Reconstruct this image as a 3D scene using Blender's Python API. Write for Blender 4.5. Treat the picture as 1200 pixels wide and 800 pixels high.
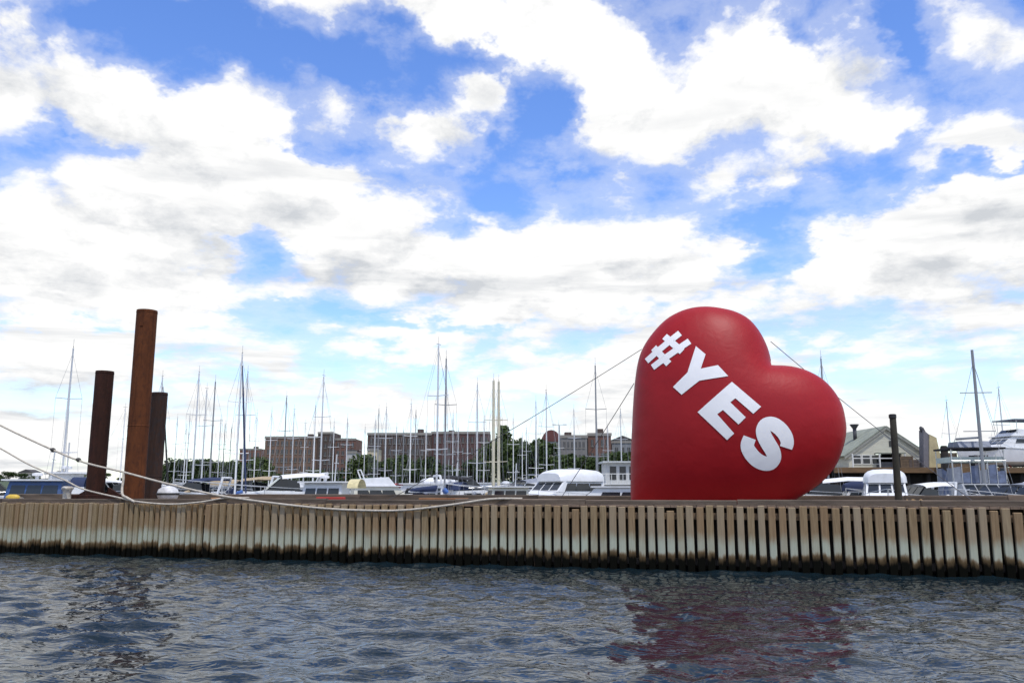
import bpy, bmesh, math, random
import numpy as np
from mathutils import Vector, Matrix, Euler
from mathutils.bvhtree import BVHTree

R = math.radians
rnd = random.Random(7)
for o in list(bpy.data.objects):
    bpy.data.objects.remove(o, do_unlink=True)
scene = bpy.context.scene
COL = scene.collection

# ------------------------------------------------------------------ camera
CAM_H = 2.6                      # eye height above the water
FPX = 1000.0                     # focal length in photo pixels (1200 wide)
HORIZ = 574.0                    # photo row of the horizon
PITCH = math.atan((HORIZ - 400.0) / FPX)
cam_d = bpy.data.cameras.new('camera')
cam_d.sensor_width = 36.0
cam_d.lens = 36.0 * FPX / 1200.0
cam_d.clip_start = 0.1
cam_d.clip_end = 20000.0
cam = bpy.data.objects.new('camera', cam_d)
COL.objects.link(cam)
cam.location = (0, 0, CAM_H)
cam.rotation_euler = (R(90) + PITCH, 0, 0)
scene.camera = cam

# ------------------------------------------------------------------ light
SUN_EL, SUN_AZ = R(66), R(155)   # azimuth clockwise from +Y (behind the camera, to the right)
SUN_DIR = Vector((math.sin(SUN_AZ) * math.cos(SUN_EL), math.cos(SUN_AZ) * math.cos(SUN_EL), math.sin(SUN_EL)))
sun_d = bpy.data.lights.new('sun', 'SUN')
sun_d.energy = 2.5
sun_d.angle = R(0.6)
sun_d.color = (1.0, 0.955, 0.88)
sun = bpy.data.objects.new('sun', sun_d)
COL.objects.link(sun)
sun.location = (20, -30, 60)
sun.rotation_euler = SUN_DIR.to_track_quat('Z', 'Y').to_euler()

scene.view_settings.view_transform = 'Standard'
scene.view_settings.look = 'None'
scene.view_settings.exposure = 0.12
scene.view_settings.gamma = 1.0
scene.view_settings.use_curve_mapping = False
scene.cycles.max_bounces = 5
scene.cycles.diffuse_bounces = 2
scene.cycles.glossy_bounces = 3


def ray(px, py):
    """direction of a photo pixel"""
    a, b = (px - 600.0) / FPX, (400.0 - py) / FPX
    return Vector((a, math.cos(PITCH) - b * math.sin(PITCH), math.sin(PITCH) + b * math.cos(PITCH)))


def at(px, py, Y):
    """the point at depth Y in the direction of a photo pixel"""
    d = ray(px, py)
    return Vector((0, 0, CAM_H)) + d * (Y / d.y)


def on_z(px, py, z):
    d = ray(px, py)
    return Vector((0, 0, CAM_H)) + d * ((z - CAM_H) / d.z)


# ------------------------------------------------------------------ sky
world = bpy.data.worlds.new('World')
scene.world = world
world.use_nodes = True
NT = world.node_tree
NT.nodes.clear()


class NB:
    """tiny node builder"""
    def __init__(s, nt): s.nt = nt; s.L = nt.links
    def n(s, t, **kw):
        nd = s.nt.nodes.new(t)
        for k, v in kw.items(): setattr(nd, k, v)
        return nd
    def put(s, sock, v):
        if hasattr(v, 'is_output'): s.L.new(v, sock)
        elif v is not None: sock.default_value = v
    def m(s, op, a, b=None, c=None, clamp=False):
        nd = s.n('ShaderNodeMath', operation=op, use_clamp=clamp)
        s.put(nd.inputs[0], a); s.put(nd.inputs[1], b); s.put(nd.inputs[2], c)
        return nd.outputs[0]
    def vm(s, op, a, b=None):
        nd = s.n('ShaderNodeVectorMath', operation=op)
        s.put(nd.inputs[0], a); s.put(nd.inputs[1], b)
        return nd.outputs['Value'] if op in ('LENGTH', 'DOT_PRODUCT') else nd.outputs[0]
    def mr(s, v, a, b, c=0.0, d=1.0, interp='LINEAR'):
        nd = s.n('ShaderNodeMapRange', interpolation_type=interp)
        s.put(nd.inputs[0], v)
        for i, q in enumerate((a, b, c, d)): s.put(nd.inputs[i + 1], q)
        return nd.outputs[0]
    def noise(s, vec, scale, detail=4, rough=0.5, dist=0.0, dims='3D'):
        nd = s.n('ShaderNodeTexNoise', noise_dimensions=dims)
        s.put(nd.inputs['Vector'], vec)
        nd.inputs['Scale'].default_value = scale
        nd.inputs['Detail'].default_value = detail
        nd.inputs['Roughness'].default_value = rough
        nd.inputs['Distortion'].default_value = dist
        return nd.outputs[0]
    def mix(s, f, a, b, typ='MIX'):
        nd = s.n('ShaderNodeMix', data_type='RGBA', blend_type=typ)
        s.put(nd.inputs[0], f); s.put(nd.inputs[6], a); s.put(nd.inputs[7], b)
        return nd.outputs[2]
    def comb(s, x, y, z):
        nd = s.n('ShaderNodeCombineXYZ')
        s.put(nd.inputs[0], x); s.put(nd.inputs[1], y); s.put(nd.inputs[2], z)
        return nd.outputs[0]


W = NB(NT)
tc = W.n('ShaderNodeTexCoord')
sep = W.n('ShaderNodeSeparateXYZ'); NT.links.new(tc.outputs['Generated'], sep.inputs[0])
dx, dy, dz = sep.outputs
sky = W.n('ShaderNodeTexSky', sky_type='NISHITA')
sky.sun_disc = False
sky.sun_elevation = SUN_EL
sky.sun_rotation = SUN_AZ
sky.altitude = 0; sky.air_density = 1.0; sky.dust_density = 0.35; sky.ozone_density = 2.5
hs = W.n('ShaderNodeHueSaturation')
hs.inputs['Hue'].default_value = 0.514
hs.inputs['Saturation'].default_value = 1.22
hs.inputs['Value'].default_value = 1.6
NT.links.new(sky.outputs[0], hs.inputs['Color'])
# broken cumulus, as a field over directions; it is sampled twice, the second time a little higher up, to find the undersides
BLOBS = [  # px, py, rx, ry, turn, weight
    (60, 115, 200, 70, 5, .95), (230, 150, 190, 75, 14, .95), (330, 245, 230, 75, 10, .9), (90, 260, 230, 80, 0, .8),
    (120, 345, 300, 60, 0, .5), (440, 275, 130, 55, 15, .6), (15, 30, 60, 28, 0, .6),
    (510, 155, 105, 42, 8, .95), (570, 100, 40, 60, -60, .35), (510, 5, 110, 40, 0, .75),
    (690, 20, 140, 70, 0, .75), (770, 140, 120, 75, 0, .95), (880, 80, 180, 110, 0, .95), (970, 120, 130, 95, 0, .8), (720, 60, 90, 90, 30, .4),
    (880, 200, 90, 34, -20, .8), (680, 285, 200, 62, 0, 1.0), (640, 345, 260, 45, 0, .5), (700, 222, 170, 26, 6, .55),
    (1090, 300, 190, 62, -14, .95), (1180, 235, 110, 50, -20, .8), (1150, 360, 180, 45, 0, .5), (1145, 50, 105, 70, 0, .95), (1150, 158, 95, 42, 0, .7),
    (350, 55, 330, 62, 3, -1.2), (160, 15, 190, 38, 0, -1.0), (440, 105, 120, 45, 20, -.9), (560, 60, 60, 40, 0, -.5), (625, 140, 55, 75, 12, -.9), (560, 200, 60, 30, 0, -.5), (590, 240, 70, 28, 0, -.7),
    (290, 297, 50, 42, 0, -1.0), (200, 325, 280, 48, 0, .55), (430, 320, 210, 48, 0, .6), (60, 300, 160, 60, 0, .4), (95, 170, 90, 24, 18, -.65), (80, 205, 160, 50, 0, .55), (370, 185, 45, 24, 0, -.8),
    (1025, 190, 110, 40, -25, -1.0), (900, 290, 60, 60, 20, -1.2), (950, 250, 110, 30, -10, -.9), (1045, 35, 38, 90, 0, -1.0), (940, 35, 30, 40, 0, -.8), (790, 45, 50, 34, 0, -.7), (1160, 195, 90, 22, -15, -.8),
    (430, 378, 190, 20, 3, -.8), (640, 160, 60, 100, 0, -.5), (60, 392, 130, 18, 0, -.6), (480, 425, 120, 18, 0, -.5), (1000, 345, 120, 22, 0, -.5),
]


def cloud_noise_group():
    g = bpy.data.node_groups.new('cloud_noise', 'ShaderNodeTree')
    g.interface.new_socket('Direction', in_out='INPUT', socket_type='NodeSocketVector')
    for nm, ty in (('Billow', 'NodeSocketFloat'), ('Broad', 'NodeSocketFloat'), ('Warp', 'NodeSocketVector')):
        g.interface.new_socket(nm, in_out='OUTPUT', socket_type=ty)
    B = NB(g); gi = B.n('NodeGroupInput'); go = B.n('NodeGroupOutput')
    sp = B.n('ShaderNodeSeparateXYZ'); B.put(sp.inputs[0], gi.outputs[0]); x, y, z = sp.outputs
    # flatter and thinner layers towards the horizon
    V = B.comb(x, y, B.m('MULTIPLY', B.m('LOGARITHM', B.m('ADD', B.m('MAXIMUM', z, 0.0), 0.11), math.e), 0.80))
    n_big = B.noise(V, 3.6, 7, 0.57, 0.25)
    wn = B.n('ShaderNodeTexNoise'); B.put(wn.inputs['Vector'], V); wn.inputs['Scale'].default_value = 9.0; wn.inputs['Detail'].default_value = 5; wn.inputs['Roughness'].default_value = .62
    w2 = B.vm('SUBTRACT', wn.outputs['Color'], (0.5, 0.5, 0.5))
    n_fine = B.noise(B.vm('ADD', V, B.vm('MULTIPLY', w2, (.06, .06, .06))), 14.0, 6, 0.64, 0.0)
    vo = B.n('ShaderNodeTexVoronoi', feature='F1'); B.put(vo.inputs['Vector'], B.vm('ADD', V, B.vm('MULTIPLY', w2, (.12, .12, .12)))); vo.inputs['Scale'].default_value = 13.0
    d_ = B.m('ADD', B.m('MULTIPLY', B.m('SUBTRACT', n_big, 0.5), 2.3), B.m('MULTIPLY', B.m('SUBTRACT', n_fine, 0.5), 1.5))
    d_ = B.m('ADD', d_, B.m('MULTIPLY', B.m('SUBTRACT', 0.47, vo.outputs['Distance']), 0.6))
    B.put(go.inputs[0], d_); B.put(go.inputs[1], n_big); B.put(go.inputs[2], w2)
    return g


CG = cloud_noise_group()
g1 = W.n('ShaderNodeGroup'); g1.node_tree = CG; NT.links.new(tc.outputs['Generated'], g1.inputs[0])
g2 = W.n('ShaderNodeGroup'); g2.node_tree = CG; NT.links.new(W.vm('ADD', tc.outputs['Generated'], (0.012, 0.0, 0.04)), g2.inputs[0])
ys = W.m('MAXIMUM', dy, 0.05)
AE = W.comb(W.m('DIVIDE', dx, ys), W.m('DIVIDE', dz, ys), 0.0)
AEw = W.vm('ADD', AE, W.vm('MULTIPLY', g1.outputs[2], (0.20, 0.14, 0.0)))
acc = None
for (px, py, rx, ry, turn, wgt) in BLOBS:
    d = ray(px, py)
    mp = W.n('ShaderNodeMapping', vector_type='TEXTURE')
    NT.links.new(AEw, mp.inputs[0])
    mp.inputs[1].default_value = (d.x / d.y, d.z / d.y, 0); mp.inputs[2].default_value = (0, 0, R(-turn)); mp.inputs[3].default_value = (rx / FPX * 1.2, ry / FPX * 1.2, 1)
    q = W.mr(W.vm('LENGTH', mp.outputs[0]), 0.0, 1.0, wgt if wgt > 0 else wgt * 0.8, 0.0, 'SMOOTHSTEP')
    acc = q if acc is None else W.m('ADD', acc, q)
acc = W.m('MULTIPLY', acc, W.m('GREATER_THAN', dy, 0.05))
dens = W.m('ADD', g1.outputs[0], W.m('MULTIPLY', acc, 0.80))
dens = W.m('ADD', dens, W.mr(dz, 0.05, 0.36, 0.46, 0.14, 'SMOOTHSTEP'))   # more cloud is seen edge-on near the horizon
edge = W.mr(g1.outputs[1], 0.35, 0.62, 0.80, 0.38)
alpha = W.mr(dens, -0.10, edge, 0.0, 1.0, 'SMOOTHSTEP')
thin = W.mr(dens, -0.45, 0.20, 0.0, 0.30, 'SMOOTHSTEP')  # veils
alpha = W.m('MAXIMUM', alpha, thin)
under = W.m('MULTIPLY', W.mr(W.m('SUBTRACT', g2.outputs[0], g1.outputs[0]), -0.06, 0.75, 0.0, 1.0), W.mr(dens, 0.10, 0.55, 0.2, 1.0))
shade = W.m('ADD', under, W.mr(dens, 0.9, 1.8, 0.0, 0.30))
# thin grey bands where many flat cloud bases line up one behind the other
Pb = W.comb(W.m('MULTIPLY', dx, 2.2), W.m('MULTIPLY', dy, 2.2), W.m('MULTIPLY', W.m('LOGARITHM', W.m('ADD', W.m('MAXIMUM', dz, 0.0), 0.08), math.e), 5.0))
band = W.m('MULTIPLY', W.mr(W.noise(Pb, 2.0, 5, 0.6, 0.3), 0.47, 0.70, 0.0, 0.55, 'SMOOTHSTEP'), W.mr(dz, 0.30, 0.48, 1.0, 0.15))
shade = W.m('MINIMUM', W.m('ADD', shade, band), 1.0)
ccol = W.mix(shade, (1.0, 0.995, 0.985, 1), (0.60, 0.625, 0.66, 1))
bg_sky = W.n('ShaderNodeBackground'); NT.links.new(hs.outputs[0], bg_sky.inputs[0]); bg_sky.inputs[1].default_value = 0.14
bg_cl = W.n('ShaderNodeBackground'); NT.links.new(ccol, bg_cl.inputs[0]); bg_cl.inputs[1].default_value = 0.98
mixs = W.n('ShaderNodeMixShader')
NT.links.new(alpha, mixs.inputs[0]); NT.links.new(bg_sky.outputs[0], mixs.inputs[1]); NT.links.new(bg_cl.outputs[0], mixs.inputs[2])
wo = W.n('ShaderNodeOutputWorld'); NT.links.new(mixs.outputs[0], wo.inputs[0])
world.cycles.sampling_method = 'MANUAL'
world.cycles.sample_map_resolution = 512

# ------------------------------------------------------------------ materials
MATS = {}


def mat(name, col, rough=0.6, var=0.18, vscale=3.0, bump=0.0, bscale=20.0, metal=0.0, spec=0.5, rand=0.0, dirt=None, dirt_amt=0.0, stretch=(1, 1, 1)):
    """principled surface with uneven colour, optional dirt patches, bump and per-object variation"""
    if name in MATS: return MATS[name]
    m = bpy.data.materials.new(name); m.use_nodes = True
    B = NB(m.node_tree); p = m.node_tree.nodes['Principled BSDF']
    c = B.n('ShaderNodeTexCoord')
    mp = B.n('ShaderNodeMapping'); B.put(mp.inputs[0], c.outputs['Object']); mp.inputs[3].default_value = stretch
    V = mp.outputs[0]
    if rand > 0:
        oi = B.n('ShaderNodeObjectInfo')
        V = B.vm('ADD', V, B.comb(B.m('MULTIPLY', oi.outputs['Random'], 50), 0.0, 0.0))
    base = tuple(col) + (1,)
    nz = B.noise(V, vscale, 6, 0.6)
    dark = tuple(x * (1 - var) for x in col) + (1,); light = tuple(min(1, x * (1 + var)) for x in col) + (1,)
    cc = B.mix(B.mr(nz, 0.3, 0.7), dark, light)
    if rand > 0:
        k = B.mr(oi.outputs['Random'], 0, 1, 1 - rand, 1 + rand)
        cc = B.mix(1.0, cc, B.comb(k, k, k), 'MULTIPLY')
    if dirt:
        dn = B.mr(B.noise(V, vscale * 0.7, 8, 0.7), 0.5, 0.68, 0, dirt_amt)
        cc = B.mix(dn, cc, tuple(dirt) + (1,))
    B.put(p.inputs['Base Color'], cc)
    B.put(p.inputs['Roughness'], B.mr(nz, 0.2, 0.8, max(0.02, rough - 0.08), min(1, rough + 0.08)))
    p.inputs['Metallic'].default_value = metal
    p.inputs['Specular IOR Level'].default_value = spec
    if bump > 0:
        bn = B.n('ShaderNodeBump'); bn.inputs['Strength'].default_value = bump; bn.inputs['Distance'].default_value = 0.02
        B.put(bn.inputs['Height'], B.noise(V, bscale, 6, 0.65)); B.put(p.inputs['Normal'], bn.outputs[0])
    MATS[name] = m
    return m


def glass(name='cabin_glass', col=(0.02, 0.025, 0.03)):
    return mat(name, col, 0.08, 0.1, 2.0)


# ------------------------------------------------------------------ mesh helpers
class MB:
    def __init__(s): s.v = []; s.f = []
    def add(s, vs, fs):
        k = len(s.v); s.v += [tuple(x) for x in vs]; s.f += [tuple(i + k for i in f) for f in fs]
        return s
    def box(s, x0, x1, y0, y1, z0, z1, M=None):
        vs = [Vector((x, y, z)) for z in (z0, z1) for y in (y0, y1) for x in (x0, x1)]
        if M is not None: vs = [M @ v for v in vs]
        return s.add(vs, [(0, 2, 3, 1), (4, 5, 7, 6), (0, 1, 5, 4), (2, 6, 7, 3), (0, 4, 6, 2), (1, 3, 7, 5)])
    def cbox(s, x0, x1, y0, y1, z0, z1, c=0.02):
        """box with chamfered vertical edges and top"""
        def ring(q, z): return [(x0 + c, y0 + q, z), (x1 - c, y0 + q, z), (x1 - q, y0 + c, z), (x1 - q, y1 - c, z), (x1 - c, y1 - q, z), (x0 + c, y1 - q, z), (x0 + q, y1 - c, z), (x0 + q, y0 + c, z)]
        def inner(z): return [(x0 + c + (0 if 0 else c * .3), y0 + c, z), (x1 - c * 1.3, y0 + c, z), (x1 - c, y0 + c * 1.3, z), (x1 - c, y1 - c * 1.3, z), (x1 - c * 1.3, y1 - c, z), (x0 + c * 1.3, y1 - c, z), (x0 + c, y1 - c * 1.3, z), (x0 + c, y0 + c * 1.3, z)]
        return s.loft([ring(0, z0), ring(0, z1 - c), inner(z1)], True, True)
    def loft(s, rings, closed=True, caps=False):
        n = len(rings[0]); vs = [p for r in rings for p in r]; fs = []
        for i in range(len(rings) - 1):
            for j in range(n if closed else n - 1):
                a, b = i * n + j, i * n + (j + 1) % n
                fs.append((a, b, b + n, a + n))
        if caps:
            fs.append(tuple(reversed(range(n)))); fs.append(tuple(range((len(rings) - 1) * n, len(rings) * n)))
        return s.add(vs, fs)
    def tube(s, pts, r, n=6, caps=True):
        pts = [Vector(p) for p in pts]
        rs = r if isinstance(r, (list, tuple)) else [r] * len(pts)
        rings = []; up = None
        for i, p in enumerate(pts):
            t = (pts[min(i + 1, len(pts) - 1)] - pts[max(i - 1, 0)]).normalized()
            if up is None: up = Vector((0, 0, 1)) if abs(t.z) < .9 else Vector((1, 0, 0))
            a = t.cross(up).normalized(); b = a.cross(t).normalized(); up = b
            rings.append([p + (a * math.cos(q) + b * math.sin(q)) * rs[i] for q in [2 * math.pi * k / n for k in range(n)]])
        return s.loft(rings, True, caps)
    def prism(s, poly, w, axis='y'):
        """x-z outline given thickness in y; w is a function of z or a number"""
        wf = w if callable(w) else (lambda z: w)
        n = len(poly)
        vs = [(x, -wf(z), z) for x, z in poly] + [(x, wf(z), z) for x, z in poly]
        fs = [tuple(range(n)), tuple(reversed(range(n, 2 * n)))] + [(i, i + n, (i + 1) % n + n, (i + 1) % n) for i in range(n)]
        return s.add(vs, fs)
    def plate(s, pts, nrm, t=0.03):
        """thin slab of an outline lying in a plane"""
        nrm = Vector(nrm).normalized() * t; n = len(pts); pts = [Vector(p) for p in pts]
        return s.add([p - nrm * .5 for p in pts] + [p + nrm * .5 for p in pts], [tuple(reversed(range(n))), tuple(range(n, 2 * n))] + [(i, (i + 1) % n, (i + 1) % n + n, i + n) for i in range(n)])
    def mesh(s, name, m, smooth=False):
        me = bpy.data.meshes.new(name); me.from_pydata(s.v, [], s.f); me.validate()
        bm = bmesh.new(); bm.from_mesh(me); bmesh.ops.recalc_face_normals(bm, faces=bm.faces); bm.to_mesh(me); bm.free()
        if m: me.materials.append(m)
        if smooth:
            me.polygons.foreach_set('use_smooth', [True] * len(me.polygons))
            if smooth == 'auto': me.set_sharp_from_angle(angle=R(38))
        return me
    def build(s, name, m, parent=None, smooth=False): return obj(name, s.mesh(name, m, smooth), parent)


def obj(name, me, parent=None):
    o = bpy.data.objects.new(name, me); COL.objects.link(o)
    if parent: o.parent = parent
    return o


def tag(o, label, cat, group=None, kind=None):
    if label: o['label'] = label
    if cat: o['category'] = cat
    if group: o['group'] = group
    if kind: o['kind'] = kind
    return o


def thing(name, label, cat, loc=(0, 0, 0), rz=0.0, group=None, sc=1.0):
    o = bpy.data.objects.new(name, None); COL.objects.link(o)
    o.location = loc; o.rotation_euler = (0, 0, rz); o.scale = (sc, sc, sc); o.empty_display_size = 0.3
    return tag(o, label, cat, group)


def catmull(pts, k=8):
    pts = [Vector(p) for p in pts]; out = []
    q = [pts[0] * 2 - pts[1]] + pts + [pts[-1] * 2 - pts[-2]]
    for i in range(1, len(q) - 2):
        for j in range(k):
            t = j / k
            out.append(0.5 * ((2 * q[i]) + (q[i + 1] - q[i - 1]) * t + (2 * q[i - 1] - 5 * q[i] + 4 * q[i + 1] - q[i + 2]) * t * t + (3 * q[i] - q[i - 1] - 3 * q[i + 1] + q[i + 2]) * t ** 3))
    out.append(pts[-1]); return out


# ------------------------------------------------------------------ the breakwater line
W0, W1 = on_z(0, 648, 0), on_z(1200, 677.5, 0)
WD = (W1 - W0).normalized()
WN = Vector((WD.y, -WD.x, 0))                 # towards the camera
TOP = 0.81 * CAM_H                            # deck level
DECK_W = 5.6


def wall_Y(px, back=0.0):
    """depth of the wall front (or 'back' metres behind it) in the direction of a photo column"""
    o = W0 - WN * back
    k = (px - 600.0) / FPX / (math.cos(PITCH) - (400 - HORIZ) / FPX * math.sin(PITCH))
    t = (o.x - k * o.y) / (k * WD.y - WD.x)
    return o.y + t * WD.y


# ------------------------------------------------------------------ water
def water():
    m = bpy.data.materials.new('harbour_water'); m.use_nodes = True
    B = NB(m.node_tree); p = m.node_tree.nodes['Principled BSDF']
    geo = B.n('ShaderNodeNewGeometry'); V = geo.outputs['Position']
    p.inputs['Base Color'].default_value = (0.007, 0.016, 0.022, 1)
    p.inputs['Roughness'].default_value = 0.06
    p.inputs['IOR'].default_value = 1.33
    p.inputs['Specular IOR Level'].default_value = 0.40
    V = B.vm('MULTIPLY', V, (0.72, 1.25, 1.0))
    h = B.m('ADD', B.m('MULTIPLY', B.noise(V, 3.0, 2, 0.55, 0.5), 0.080), B.m('MULTIPLY', B.noise(V, 8.5, 1, 0.5, 0.3), 0.014))
    bn = B.n('ShaderNodeBump'); bn.inputs['Strength'].default_value = 0.46; bn.inputs['Distance'].default_value = 1.0
    B.put(bn.inputs['Height'], h); B.put(p.inputs['Normal'], bn.outputs[0])
    x0, x1, y0, y1, st = -30.0, 28.0, 4.0, 38.0, 0.10
    nx, ny = int((x1 - x0) / st) + 1, int((y1 - y0) / st) + 1
    X, Y = np.meshgrid(np.linspace(x0, x1, nx), np.linspace(y0, y1, ny))
    Z = np.zeros_like(X); rg = np.random.default_rng(3)
    for i in range(46):
        lam = 0.40 * (1.9 / 0.40) ** rg.random()
        ang = math.pi / 2 + rg.normal(0, 0.75) + 0.25
        k = 2 * math.pi / lam
        ph = k * (X * math.cos(ang) + Y * math.sin(ang)) + rg.random() * 7 + 0.5 * np.sin(0.35 * X * rg.random() + 0.4 * Y * rg.random() + rg.random() * 6)
        Z += lam * 0.0054 * np.sin(ph)
    edge = np.minimum.reduce([X - x0, x1 - X, Y - y0, y1 - Y])
    Z *= np.clip(edge / 2.0, 0, 1)
    vs = np.stack([X, Y, Z], -1).reshape(-1, 3)
    idx = np.arange(nx * ny).reshape(ny, nx)
    q = np.stack([idx[:-1, :-1], idx[:-1, 1:], idx[1:, 1:], idx[1:, :-1]], -1).reshape(-1, 4)
    c = [(-4000, -400), (4000, -400), (4000, 6000), (-4000, 6000)]
    k = len(vs)
    vs = np.concatenate([vs, np.array([(a, b, 0.0) for a, b in c])])
    i00, i10, i11, i01 = idx[0, 0], idx[0, -1], idx[-1, -1], idx[-1, 0]
    big = np.array([(k, k + 1, i10, i00), (k + 1, k + 2, i11, i10), (k + 2, k + 3, i01, i11), (k + 3, k, i00, i01)])
    fs = np.concatenate([q, big])
    me = bpy.data.meshes.new('water'); me.from_pydata(vs.tolist(), [], fs.tolist()); me.materials.append(m)
    me.polygons.foreach_set('use_smooth', [True] * len(me.polygons))
    o = obj('water', me); o['kind'] = 'structure'


water()

# ------------------------------------------------------------------ shore ground
def shore():
    mb = MB(); rows = []
    for Y, z in ((205, -0.6), (212, 1.4), (240, 2.6), (330, 6.0), (600, 10.0), (2500, 14.0), (5500, 16.0)):
        rows.append([(x * (1 + Y / 900), Y + 4 * math.sin(x * .05), z + (0.6 * math.sin(x * .03 + Y) if z > 0 else 0)) for x in range(-400, 401, 20)])
    mb.loft(rows, False)
    o = mb.build('shore_ground', mat('shore_grass', (0.05, 0.075, 0.03), 0.9, 0.35, 0.15), None, True); o['kind'] = 'structure'


shore()

# ------------------------------------------------------------------ timber breakwater
def timber_mat(name='wave_screen_timber'):
    m = bpy.data.materials.new(name); m.use_nodes = True
    B = NB(m.node_tree); p = m.node_tree.nodes['Principled BSDF']
    geo = B.n('ShaderNodeNewGeometry'); oi = B.n('ShaderNodeObjectInfo'); tcx = B.n('ShaderNodeTexCoord')
    rn = oi.outputs['Random']
    mp = B.n('ShaderNodeMapping'); B.put(mp.inputs[0], tcx.outputs['Object']); mp.inputs[3].default_value = (14, 14, 0.9)
    V = B.vm('ADD', mp.outputs[0], B.comb(B.m('MULTIPLY', rn, 80), B.m('MULTIPLY', rn, 31), 0.0))
    grain = B.noise(V, 1.6, 6, 0.6)
    tan = B.mix(B.mr(grain, .3, .7), (0.175, 0.122, 0.064, 1), (0.35, 0.265, 0.150, 1))
    tan = B.mix(B.mr(B.m('FRACT', B.m('MULTIPLY', rn, 7.3)), 0, 1, 0, 0.55), tan, (0.25, 0.150, 0.080, 1))
    tan = B.mix(B.mr(B.m('FRACT', B.m('MULTIPLY', rn, 3.7)), 0.6, 1, 0, 0.5), tan, (0.38, 0.335, 0.245, 1))
    sp = B.n('ShaderNodeSeparateXYZ'); B.put(sp.inputs[0], geo.outputs['Position'])
    soft = B.noise(B.vm('ADD', B.vm('MULTIPLY', tcx.outputs['Object'], (5, 5, 1.4)), B.comb(B.m('MULTIPLY', rn, 60), 0.0, 0.0)), 1.0, 4, 0.6)
    zz = B.m('ADD', sp.outputs[2], B.m('MULTIPLY', B.m('SUBTRACT', soft, 0.5), 0.45))
    zz = B.m('ADD', zz, B.mr(B.m('FRACT', B.m('MULTIPLY', rn, 17.1)), 0, 1, -0.07, 0.07))
    # tide marks: pale crust, brown slime, black weed at the waterline
    crust = B.m('MULTIPLY', B.mr(zz, 0.78, 1.24, 1, 0, 'SMOOTHSTEP'), B.mr(zz, 0.46, 0.62, 0, 1, 'SMOOTHSTEP'))
    c1 = B.mix(B.m('MULTIPLY', crust, B.mr(B.m('FRACT', B.m('MULTIPLY', rn, 29.3)), 0, 1, 0.5, 0.88)), tan, B.mix(grain, (0.34, 0.38, 0.29, 1), (0.52, 0.56, 0.45, 1)))
    slime = B.mr(zz, 0.42, 0.60, 1, 0, 'SMOOTHSTEP')
    c2 = B.mix(slime, c1, (0.085, 0.055, 0.024, 1))
    weed = B.mr(zz, 0.26, 0.46, 1, 0, 'SMOOTHSTEP')
    c3 = B.mix(weed, c2, (0.005, 0.005, 0.0035, 1))
    B.put(p.inputs['Base Color'], c3)
    B.put(p.inputs['Roughness'], B.mr(weed, 0, 1, 0.85, 0.8))
    B.put(p.inputs['Specular IOR Level'], B.mr(weed, 0, 1, 0.25, 0.04))
    bn = B.n('ShaderNodeBump'); bn.inputs['Strength'].default_value = 0.6; bn.inputs['Distance'].default_value = 0.01
    B.put(bn.inputs['Height'], grain); B.put(p.inputs['Normal'], bn.outputs[0])
    return m


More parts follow.
